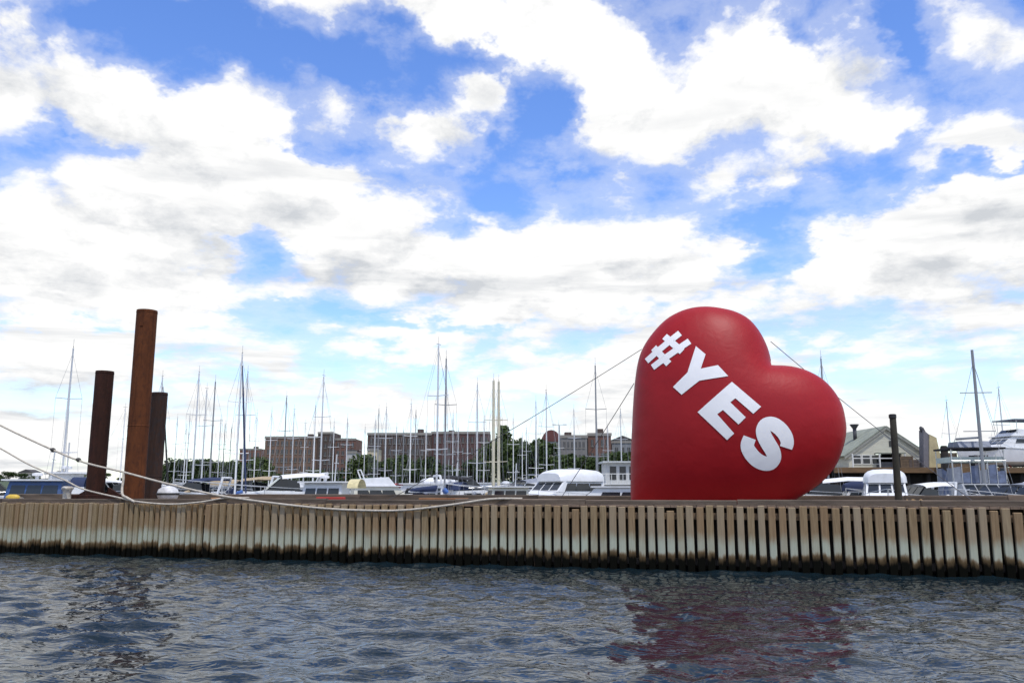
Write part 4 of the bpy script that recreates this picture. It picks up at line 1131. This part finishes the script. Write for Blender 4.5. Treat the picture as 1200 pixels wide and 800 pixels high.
def pier():
    a, b = at(978, HORIZ, 76).x, at(1290, HORIZ, 76).x
    root = thing('timber_pier', 'high timber pier on dark piles carrying the boathouse and the motor yacht', 'pier', ((a + b) / 2, 76, 0))
    hw = (b - a) / 2
    bm_ = mat('pier_brown_beam', (.15, .088, .04), .85, .35, 1.5, .3, 20, stretch=(.5, 3, 3)); dk = mat('creosoted_pile_and_shade', (.018, .015, .012), .9, .3, 2)
    MB().box(-hw, hw, 0, 11.5, PIER_Z - .16, PIER_Z).build('deck', mat('pier_planks', (.22, .18, .14), .9, .3, 1.5), root)
    x = -hw
    while x < hw - .5:
        l = min(4.2, hw - x); MB().box(x + .01, x + l - .01, -.24, -.003, PIER_Z - .48, PIER_Z - .02 + rnd.uniform(-.03, .03)).build('edge_beam', bm_, root); x += l
    nx_ = int(2 * hw / 2.1)
    for i in range(nx_ + 1):
        for j in range(4):
            t = MB(); xx = -hw + .3 + i * (2 * hw - .6) / nx_ + rnd.uniform(-.2, .2)
            t.tube([(xx, .3 + j * 3.4, -2), (xx + rnd.uniform(-.1, .1), .3 + j * 3.4, PIER_Z - .17)], .19, 8); t.build('pile', dk, root, True)
    for j in range(3):  # dark sheets stand in for the shade under the pier deck
        MB().box(-hw + .3, hw - .3, 1.0 + j * 3.4, 1.2 + j * 3.4, PIER_Z - 3.2, PIER_Z - .2).build('under_pier_shade', dk, root)


pier()


def boathouse():
    Y = 79.0
    rp = at(1037, 500, Y); el = at(984, 529, Y); er = at(1084, 533, Y)
    zf = PIER_Z + .012; zr = rp.z - zf; ze = (el.z + er.z) / 2 - zf
    hw = (er.x - el.x) / 2 - .35; D = 8.0
    root = thing('boathouse', 'tan gabled boathouse with grey-green roof on the pier beside the heart', 'boathouse', (rp.x, Y, zf))
    wall = mat('tan_clapboard', (.55, .535, .43), .85, .12, 1.2, .2, 10, dirt=(.3, .28, .22), dirt_amt=.5, stretch=(.5, .5, 6))
    roof = mat('grey_green_roofing', (.25, .27, .215), .85, .2, 1.2, .2, 14)
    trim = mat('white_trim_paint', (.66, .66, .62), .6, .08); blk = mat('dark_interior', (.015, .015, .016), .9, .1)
    # front wall with an opening: built from pieces
    ox0, ox1, oz0, oz1 = -1.05, 1.25, .02, ze * .98
    T = .16
    MB().box(-hw, ox0, 0, T, 0, ze).build('front_wall', wall, root)
    MB().box(ox1, hw, 0, T, 0, ze).build('front_wall', wall, root)
    MB().prism([(-hw, ze + .003), (hw, ze + .003), (0, zr - .1)], .08).build('gable', wall, root).location = (0, .08, 0)
    for sg in (-1, 1): MB().box(sg * hw - (T if sg > 0 else 0), sg * hw + (T if sg < 0 else 0), T + .003, D, 0, ze).build('side_wall', wall, root)
    MB().box(-hw, hw, D + .003, D + T, 0, ze).build('back_wall', wall, root)
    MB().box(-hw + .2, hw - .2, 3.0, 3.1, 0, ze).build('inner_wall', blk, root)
    MB().box(ox0, ox1, .3, .36, 0, ze * .42).build('half_door', mat('grey_door', (.22, .22, .23), .7), root)
    sl = math.atan2(zr - ze, hw)
    for sg in (-1, 1):
        n = Vector((sg * math.sin(sl), 0, math.cos(sl)))
        e = Vector((sg * (hw + .45), -.22, ze - .45 * math.tan(sl))); r_ = Vector((sg * .01, -.22, zr))
        rf = MB(); rf.plate([e + n * .06, r_ + n * .06, r_ + n * .06 + Vector((0, D + 1, 0)), e + n * .06 + Vector((0, D + 1, 0))], n, .1); ro = rf.build('roof', roof, root)
        bg = MB(); bg.plate([e - Vector((0, .03, .02)), r_ - Vector((0, .03, .02)), r_ - Vector((0, .03, .24)), e - Vector((0, .03, .24))], (0, 1, 0), .04); bg.build('barge_board', mat('weathered_barge_board', (.27, .27, .23), .8), ro)
    for (x0, x1) in ((-hw + .45, -hw + 1.1), (-hw + 1.3, -hw + 1.95), (-hw + 2.15, -hw + 2.75)):
        wn = MB(); wn.box(x0, x1, -.03, -.003, ze * .30, ze * .85); wo_ = wn.build('window', GLS, root)
        fr = MB()
        fr.box(x0 - .07, x0, -.05, -.001, ze * .30 - .07, ze * .85 + .07); fr.box(x1, x1 + .07, -.05, -.001, ze * .30 - .07, ze * .85 + .07); fr.box(x0, x1, -.05, -.001, ze * .85, ze * .85 + .07); fr.box(x0, x1, -.05, -.001, ze * .30 - .07, ze * .30)
        q = fr.build('frame', trim, wo_); q['kind'] = 'stuff'
    wn = MB(); wn.box(.25, .6, -.03, -.003, ze + .6, ze + 1.15); wn.build('window', GLS, root)
    MB().box(ox0 - .1, ox1 + .1, -.9, -.02, ze * .96, ze * 1.03).build('porch_roof', roof, root)
    for x in (-hw + .05, ox0, ox1, hw - .05): MB().box(x - .05, x + .05, -.88, -.78, 0, ze * .955).build('porch_post', trim, root)
    MB().box(-hw, hw, -.87, -.81, .82, .9).build('porch_rail', trim, root)
    # vent cowl on the roof
    v = at(1001, 497, Y + 3); c = MB(); bx_ = v.x - rp.x; bz = v.z - zf
    c.tube([(bx_, 3, bz - 1.6), (bx_, 3, bz - .42)], .17, 10); co = c.build('vent_pipe', mat('dark_vent_metal', (.05, .05, .055), .6), root, True)
    c = MB(); c.loft([[(bx_ + math.cos(q) * r_, 3 + math.sin(q) * r_, bz + dz_) for q in [2 * math.pi * k / 12 for k in range(12)]] for r_, dz_ in ((.18, -.415), (.42, -.05), (.40, .0), (.1, .02))], True, True); c.build('cowl', MATS['dark_vent_metal'], co, 'auto')


boathouse()


def pier_things():
    # tan wedge beside the boathouse
    Y = 76.8; b = at(1093, 546, Y)
    root = thing('hoist_housing', 'upright tan wedge-shaped hoist housing with dark hooked top on the pier', 'hoist', (b.x, Y, PIER_Z + .004))
    k = Y / FPX
    P_ = lambda x, y: ((x - 1093) * k, (547 - y) * k)
    m1 = mat('tan_plywood', (.48, .40, .22), .8, .2, 1.5); m2 = mat('grey_housing_side', (.17, .16, .17), .8, .15, 1.5)
    MB().prism([P_(1086, 547), P_(1102, 547), P_(1097, 513), P_(1089, 509)], .5).build('front_panel', m1, root)
    MB().prism([P_(1080, 547), P_(1085.9, 547), P_(1088.9, 509), P_(1083, 504)], .42).build('side_panel', m2, root)
    h = MB(); h.tube([(P_(1086, 508)[0], 0, P_(1086, 508)[1]), (P_(1083.5, 502)[0], 0, P_(1083.5, 502)[1]), (P_(1082, 500)[0], 0, P_(1082, 500)[1])], [.22, .2, .1], 8); h.build('hook', mat('dark_vent_metal', (.05, .05, .055)), root, True)
    # dark dolphin pile standing beside the pier
    p = at(1106, 522, 75.0)
    root = thing('mooring_dolphin', 'thick dark mooring pile between the tan hoist housing and the catamaran', 'pile', (p.x, 75.0, -2))
    H = p.z + 2
    t = MB(); t.tube([(0, 0, 0), (0, 0, H * .5), (0, 0, H - .15), (0, 0, H)], [.32, .31, .30, .22], 12); t.build('shaft', mat('creosoted_pile_and_shade', (.018, .015, .012)), root, 'auto')
    c = MB(); c.tube([(0, 0, H - 1.1), (0, 0, H - .95)], .325, 12); c.build('iron_band', mat('black_iron', (.02, .02, .02)), root)
    t = MB(); t.tube([(-.45, .1, .2), (-.12, .05, H - .8)], .2, 10); t.build('raking_pile', mat('creosoted_pile_and_shade', (.018, .015, .012)), root, True)
    # low shed to the right of the boathouse roof
    a, e = at(1057, 548, 82), at(1083, 532, 82)
    root = thing('lean_to_shed', 'low grey shed between the boathouse and the tan hoist housing', 'shed', ((a.x + e.x) / 2, 82, PIER_Z + .01))
    hw = (e.x - a.x) / 2; hh = e.z - PIER_Z
    MB().box(-hw, hw, 0, 3.0, 0, hh).build('wall', mat('grey_shed_boards', (.24, .23, .22), .85, .2, 1.5), root)
    MB().box(-hw - .15, hw + .15, -.2, 3.2, hh + .003, hh + .14).build('roof', mat('brown_shed_roof', (.16, .12, .10), .8, .2, 1.5), root)
    MB().box(-hw + .3, -hw + 1.1, -.02, -.003, .05, hh - .25).build('door', mat('tan_plywood', (.48, .40, .22)), root)

    for k, (px, w_, h_, d_, colr, lab) in enumerate((
            (1062, 1.2, 1.0, .9, (.11, .075, .045), 'brown wooden crate on the pier edge beside the boathouse porch'),
            (1071, .9, .7, .8, (.09, .07, .06), 'dark wooden crate on the pier edge before the low grey shed'),
            (1113, 1.3, 1.3, 1.0, (.12, .09, .06), 'tall dark brown crate on the pier beside the thick mooring pile'),
            (1126, 1.4, .8, 1.0, (.13, .085, .05), 'low brown crate on the pier behind the catamaran'),
            (1150, 1.2, 1.1, 1.0, (.10, .09, .09), 'charcoal crate on the pier behind the catamaran mast'))):
        q = at(px, HORIZ, 77.0)
        root = thing('wooden_crate', lab, 'crate', (q.x, 77.0, PIER_Z + .004), rnd.uniform(-.1, .1), 'crates on the pier')
        cm = mat('crate_wood_%d' % k, colr, .9, .3, 3, .4, 20)
        MB().box(-w_ / 2 + .03, w_ / 2 - .03, -d_ / 2 + .03, d_ / 2 - .03, .03, h_ - .03).build('core', mat('dark_interior', (.015, .015, .016)), root)
        nb = max(3, int(h_ / .24))
        for j in range(nb):
            za, zb_ = h_ * j / nb + .012, h_ * (j + 1) / nb - .012
            MB().box(-w_ / 2, w_ / 2, -d_ / 2, -d_ / 2 + .028, za, zb_).build('slat', cm, root)
            MB().box(-w_ / 2, w_ / 2, d_ / 2 - .028, d_ / 2, za, zb_).build('slat', cm, root)
        for sg in (-1, 1): MB().box(sg * (w_ / 2 - .05) - .05, sg * (w_ / 2 - .05) + .05, -d_ / 2 - .03, -d_ / 2 - .002, 0, h_).build('batten', cm, root)


pier_things()


def motor_yacht():
    # bow towards the boathouse, hauled out on the pier on stands
    Y = 80.5; zb = PIER_Z + .55
    p = at(1205, 490, Y)
    root = cruiser(1184, 496, Y, 188, WHITE, 'big white flybridge motor yacht with grey hard top hauled out on the pier', 'fly', 13.5, name='motor_yacht', zbase=zb)
    root.location.z = zb
    sc = root.scale[0]
    t = MB(); t.box(-3.9, .9, -1.9, 1.9, 4.78, 4.9); t.build('hard_top', CANV['grey'], root)
    for sx in (-3.6, .5):
        for sy in (-1.6, 1.6):
            q = MB(); q.tube([(sx, sy, 3.3), (sx, sy, 4.78)], .04, 6); q.build('hard_top_post', STEEL, root)
    zl = (PIER_Z + .004 - zb) / sc
    for x in (-5.2, -2, 1.5, 4.0):
        for sy in (-1, 1):
            q = MB(); q.tube([(x, sy * 1.5, zl), (x, sy * .9, -.25)], .07, 6); q.build('stand', mat('red_jack_stand', (.3, .05, .03), .6), root)
        MB().box(x - .25, x + .25, -.4, .4, zl, -.45).build('keel_block', mat('pier_brown_beam', (.15, .088, .04)), root)


motor_yacht()


# ------------------------------------------------------------------ houseboat beside the heart
def houseboat():
    Y = 84.0
    a, b = at(684, 540, Y), at(752, 540, Y)
    root = thing('houseboat', 'pale grey two-storey houseboat with white railings behind the white cruiser by the heart', 'houseboat', ((a.x + b.x) / 2, Y, 0))
    hw = (b.x - a.x) / 2; wall = mat('pale_grey_siding', (.46, .47, .46), .8, .1, 1.5); tr = mat('white_trim_paint', (.66, .66, .62))
    MB().box(-hw - .5, hw + .5, -.8, 5, -.4, .7).build('float', mat('grey_concrete_float', (.25, .25, .24), .9), root)
    MB().box(-hw, hw, 0, 4.5, .703, 3.1).build('wall', wall, root)
    MB().box(-hw - .3, hw + .3, -1.0, 4.8, 3.103, 3.25).build('balcony', tr, root)
    h2 = a.z - .15
    MB().box(-hw + 2.2, hw, .6, 4.5, 3.253, h2).build('wall', wall, root)
    MB().box(-hw + 1.9, hw + .3, .2, 4.8, h2 + .003, h2 + .16).build('roof', mat('light_roof', (.52, .54, .52), .8), root)
    for k in range(4):
        x = -hw + 2.6 + k * .95
        if x + .7 < hw:
            w = MB(); w.box(x, x + .62, .57, .597, 3.6, h2 - .35); w.build('window', GLS, root)
    for k in range(5):
        x = -hw + .4 + k * 1.15
        if x + .8 < hw: w = MB(); w.box(x, x + .7, -.03, -.003, 1.4, 2.6); w.build('window', GLS, root)
    n = int(2 * hw / .5)
    for k in range(n + 1): MB().box(-hw - .2 + k * .55, -hw - .15 + k * .55, -.95, -.9, 3.253, 4.1).build('baluster', tr, root)
    MB().box(-hw - .25, hw + .2, -.97, -.88, 4.103, 4.18).build('handrail', tr, root)


houseboat()


# ------------------------------------------------------------------ shore buildings
def facade_windows(root, x0, x1, z0, z1, y, cols, rows, m, wm, ww=.52, wh=.5, sill=None):
    cw_, rh = (x1 - x0) / cols, (z1 - z0) / rows
    mb = MB(); mb.box(-cw_ * ww / 2, cw_ * ww / 2, -.06, -.004, 0, rh * wh); wmesh = mb.mesh('window', m)
    fb_ = MB(); w2, h2 = cw_ * ww / 2, rh * wh
    fb_.box(-w2 - .12, w2 + .12, -.16, -.003, -.16, -.003); smesh = fb_.mesh('sill', wm)
    mu = MB(); mu.box(-.045, .045, -.09, -.061, 0, h2); mumesh = mu.mesh('mullion', wm)
    for r in range(rows):
        for c in range(cols):
            w = obj('window', wmesh, root); w.location = (x0 + (c + .5) * cw_, y, z0 + r * rh + rh * .28)
            q = obj('sill', smesh, w); q = obj('mullion', mumesh, w)


BR = mat('red_brown_brick', (.165, .105, .075), .9, .2, .25, .1, 3)
BR2 = mat('dark_brown_brick', (.085, .06, .05), .9, .2, .25)
BR3 = mat('red_brick', (.155, .083, .063), .9, .2, .25)
STONE = mat('pale_stone_trim', (.27, .25, .22), .85, .1, 1)
FGL = mat('far_window_glass', (.03, .035, .045), .15, .3, .3)
RF = mat('dark_roof', (.07, .065, .065), .85, .2, .5)


def block(name, label, Y, px0, px1, py_top, m, cols, rows, depth=14, zbase=2.0, roof='flat', group=None, wings=(), trim=STONE):
    a, b = at(px0, py_top, Y), at(px1, py_top, Y)
    root = thing(name, label, 'building', ((a.x + b.x) / 2, Y, zbase), 0, group)
    hw, H = (b.x - a.x) / 2, a.z - zbase
    MB().box(-hw, hw, 0, depth, 0, H).build('wall', m, root)
    MB().box(-hw - .2, hw + .2, -.2, -.003, H - .5, H + .35).build('parapet', trim, root)
    facade_windows(root, -hw + .5, hw - .5, .6, H - .8, 0, cols, rows, FGL, trim)
    if roof == 'gable':
        MB().prism([(-hw - .4, H + .36), (hw + .4, H + .36), (0, H + hw * .55)], depth / 2 + .3).build('roof', RF, root).location = (0, depth / 2, 0)
    else:
        MB().box(-hw + .3, hw - .3, .3, depth - .3, H + .003, H + .2).build('roof', RF, root)
        for k in range(max(1, int(hw / 6))):
            x = rnd.uniform(-hw * .8, hw * .8); MB().box(x - 1, x + 1, 3, 6, H + .203, H + rnd.uniform(1.0, 2.0)).build('plant_room', BR2, root)
    return root, hw, H


def shore_buildings():
    root, hw, H = block('apartment_block', 'large red brown brick apartment block of several storeys above the marina trees', 330, 311, 373, 512, BR, 11, 6)
    # taller stair tower and second wing, parts of the same block
    for (p0, p1, pt, m, c, r, dy) in ((373.5, 392, 507, BR2, 3, 7, -1.2), (392.5, 417, 514, BR3, 4, 6, .6)):
        a, b = at(p0, pt, 330), at(p1, pt, 330); ox = root.location.x; Hh = a.z - 2
        MB().box(a.x - ox, b.x - ox, dy, 14 + dy, 0, Hh).build('wing', m, root)
        MB().box(a.x - ox - .1, b.x - ox + .1, dy - .2, dy - .003, Hh - .5, Hh + .3).build('parapet', STONE, root)
        facade_windows(root, a.x - ox + .3, b.x - ox - .3, .6, Hh - .8, dy, c, r, FGL, STONE)
    block('brick_building', 'small far reddish brick building peeping over the bank of trees', 480, 281, 306, 526, BR3, 5, 4)
    block('brick_terrace', 'long dark brown brick terrace behind the mast pair', 300, 431, 505, 508, BR2, 13, 5)
    block('brick_terrace', 'reddish dark brick terrace behind the thick yellowish masts', 304, 506, 574, 506.5, mat('plum_brick', (.10, .055, .05), .9, .2, .25), 12, 5)
    block('white_house', 'small white house between the brick apartment block and the terrace', 262, 406, 418, 529, mat('white_clapboard', (.46, .45, .42), .8, .1, .6), 2, 2, 7, roof='gable')
    block('yellow_house', 'small pale yellow house before the near end of the dark terrace', 262, 431, 443, 526, mat('yellow_clapboard', (.58, .50, .34), .8, .1, .6), 2, 2, 7, roof='gable')
    # house with a red barrel roof
    Y = 270; a, b = at(636, 517, Y), at(656, 517, Y); t = at(646, 503.5, Y)
    root = thing('barrel_roofed_house', 'house with a rounded dark red roof above the trees by the flybridge cruiser', 'house', ((a.x + b.x) / 2, Y, 2)); hw = (b.x - a.x) / 2; H = a.z - 2; rh = t.z - a.z
    MB().box(-hw, hw, 0, 9, 0, H).build('wall', mat('white_clapboard', (.62, .61, .57)), root)
    MB().prism([(-hw - .3, H + .003)] + [(math.cos(q) * (hw + .3), H + .003 + math.sin(q) * rh) for q in [math.pi * (10 - k) / 10 for k in range(1, 10)]] + [(hw + .3, H + .003)], 4.8).build('roof', mat('dark_red_roof', (.13, .045, .04), .8, .2, .5), root, 'auto').location = (0, 4.5, 0)
    facade_windows(root, -hw + .3, hw - .3, 4, H, 0, 2, 3, FGL, STONE)
    block('grey_building', 'pale grey flat-roofed building behind the big domed white cruiser', 255, 657, 688, 511, mat('grey_stucco', (.20, .19, .18), .85, .15, .4), 6, 4)
    block('brick_house', 'dark red brick house behind the houseboat beside the heart', 258, 689, 716, 508.5, BR3, 4, 4, roof='flat')
    block('grey_house', 'grey gabled house peeping out beside the edge of the heart', 262, 717, 742, 517, mat('blue_grey_clapboard', (.20, .21, .22), .8, .1, .6), 3, 3, 8, roof='gable')
    block('far_house', 'small far pale house low on the shore past the blue workboat', 420, 22, 38, 554, mat('white_clapboard', (.62, .61, .57)), 3, 2, 8, roof='gable')
    block('far_house', 'small far reddish house low on the shore beside the dark brown pile', 420, 60, 76, 556, BR3, 3, 2, 8, roof='gable')
    block('far_shed', 'far grey warehouse low on the shore behind the heart and boathouse', 300, 925, 990, 545, mat('grey_stucco', (.33, .33, .33)), 8, 2)
    # lamp standard with twin arms
    p = at(657, 498, 210)
    root = thing('lamp_standard', 'twin-armed lamp standard above the pale grey building', 'lamp post', (p.x, 215, 1.0))
    h = p.z * 215 / 210 - 1
    q = MB(); q.tube([(0, 0, 0), (0, 0, h)], [.16, .1], 8); q.build('pole', GREYH, root)
    for sg in (-1, 1):
        q = MB(); q.tube([(0, 0, h - .1), (sg * 1.1, 0, h + .05)], .06, 6); q.build('arm', GREYH, root)
        q = MB(); q.cbox(sg * 1.35 - .45, sg * 1.35 + .45, -.2, .2, h - .02, h + .16, .05); q.build('lamp_head', GREYH, root)


shore_buildings()


# ------------------------------------------------------------------ trees
def tree_meshes():
    out = []
    leafm = bpy.data.materials.new('tree_leaves'); leafm.use_nodes = True
    B = NB(leafm.node_tree); p = leafm.node_tree.nodes['Principled BSDF']
    oi = B.n('ShaderNodeObjectInfo'); O = B.n('ShaderNodeTexCoord').outputs['Object']
    c = B.mix(oi.outputs['Random'], (.028, .048, .018, 1), (.075, .105, .03, 1))
    c = B.mix(B.mr(B.noise(O, .9, 4, .6), .35, .7), c, (.05, .075, .02, 1))
    B.put(p.inputs['Base Color'], c); p.inputs['Roughness'].default_value = .7; p.inputs['Specular IOR Level'].default_value = .2
    bark = mat('tree_bark', (.07, .05, .035), .95, .3, 2)
    for v in range(5):
        rg = random.Random(40 + v)
        H = 10.0
        tr = MB(); tr.tube([(0, 0, -1), (.1, 0, 1.5), (rg.uniform(-.2, .2), 0, 4.5), (rg.uniform(-.4, .4), .2, 7.5)], [.32, .26, .18, .06], 7)
        lobes = []
        for k in range(9 if v < 4 else 7):
            if v < 4:
                a = rg.uniform(0, 6.28); r_ = rg.uniform(.6, 2.4); z = rg.uniform(3.6, 8.2)
                c_ = Vector((math.cos(a) * r_, math.sin(a) * r_, z)); R_ = rg.uniform(1.2, 2.1) * (1 - .25 * (z - 5) / 4)
            else:
                z = 2.5 + k * 1.05; c_ = Vector((rg.uniform(-.2, .2), rg.uniform(-.2, .2), z)); R_ = 1.9 * (1 - k / 8) + .35
            lobes.append((c_, R_)); tr.tube([(0, 0, min(z, 4) - .8), tuple(c_ * .6 + Vector((0, 0, z * .36))), tuple(c_)], [.1, .07, .03], 5)
        cr = MB()
        for c_, R_ in lobes:
            for k in range(130 if v < 4 else 120):
                d = Vector((rg.gauss(0, 1), rg.gauss(0, 1), rg.gauss(0, 1))).normalized()
                q = c_ + d * R_ * (rg.random() ** .4) * Vector((1, 1, .85)).length / 1.65
                s_ = rg.uniform(.16, .36)
                e = Euler((rg.uniform(0, 6), rg.uniform(0, 6), rg.uniform(0, 6))).to_matrix()
                cr.add([q + e @ Vector((x * s_, y * s_ * .7, z_ * s_)) for x, y, z_ in ((-1, -1, 0), (1, -.6, .2), (.9, 1, -.1), (-.8, .7, .25))], [(0, 1, 2), (0, 2, 3)])
        out.append((tr.mesh('trunk', bark, True), cr.mesh('crown', leafm)))
    return out


TM = tree_meshes()


def tree(px, py, Y, label, group, v=None, wide=1.0):
    p = at(px, py, Y); g = 2.0 if Y < 300 else 5.0
    sc = (p.z - g) / 9.6
    root = thing('leafy_tree' if v != 4 else 'evergreen_tree', label, 'tree', (p.x, Y, g), rnd.uniform(0, 6.28), group)
    root.scale = (sc * wide, sc * wide, sc)
    t, c = TM[rnd.randrange(4) if v is None else v]
    obj('trunk', t, root); obj('crown', c, root)


for i in range(14):
    tree(196 + i * 8.7 + rnd.uniform(-3, 3), rnd.uniform(532, 543), 255 + rnd.uniform(-15, 15), 'leafy tree in the bank between the rusty piles and the brick apartment block', 'trees between the piles and the apartment block', wide=1.35)
for i in range(12):
    tree(312 + i * 9.2 + rnd.uniform(-3, 3), rnd.uniform(547, 558), 245 + rnd.uniform(-12, 12), 'low leafy tree at the foot of the brick apartment block', 'trees before the apartment block', wide=1.5)
for i in range(16):
    tree(424 + i * 9.6 + rnd.uniform(-3, 3), rnd.uniform(526, 548), 250 + rnd.uniform(-12, 12), 'leafy tree standing before the long dark brick terraces', 'trees before the brick terraces', wide=1.3)
tree(590, 499, 258, 'pointed dark evergreen rising above the terraces by the thick yellowish masts', None, 4, 1.15)
tree(600, 508, 254, 'dark tree of full crown beside the pointed evergreen', None, 1, 1.0)
tree(579, 511, 262, 'dark rounded tree between the reddish terrace and the pointed evergreen', None, 2, 1.0)
for i in range(5):
    tree(607 + i * 7.5, rnd.uniform(513, 526), 245 + rnd.uniform(-8, 8), 'leafy tree between the pointed evergreen and the red barrel roof', 'trees by the barrel-roofed house', wide=1.1)
for i in range(8):
    tree(655 + i * 11, rnd.uniform(527, 543), 235 + rnd.uniform(-6, 6), 'leafy tree before the houses beside the heart', 'trees before the houses by the heart', wide=1.35)
for i in range(16):
    tree(-30 + i * 14 + rnd.uniform(-4, 4), rnd.uniform(549, 560), 400 + rnd.uniform(-25, 25), 'small far tree on the shore beyond the blue workboat and the piles', 'far trees beyond the piles', wide=1.6)
for i in range(17):
    tree(965 + i * 17 + rnd.uniform(-4, 4), rnd.uniform(545, 558), 300 + rnd.uniform(-20, 20), 'far tree on the shore beyond the boathouse pier', 'far trees beyond the pier', wide=1.6)
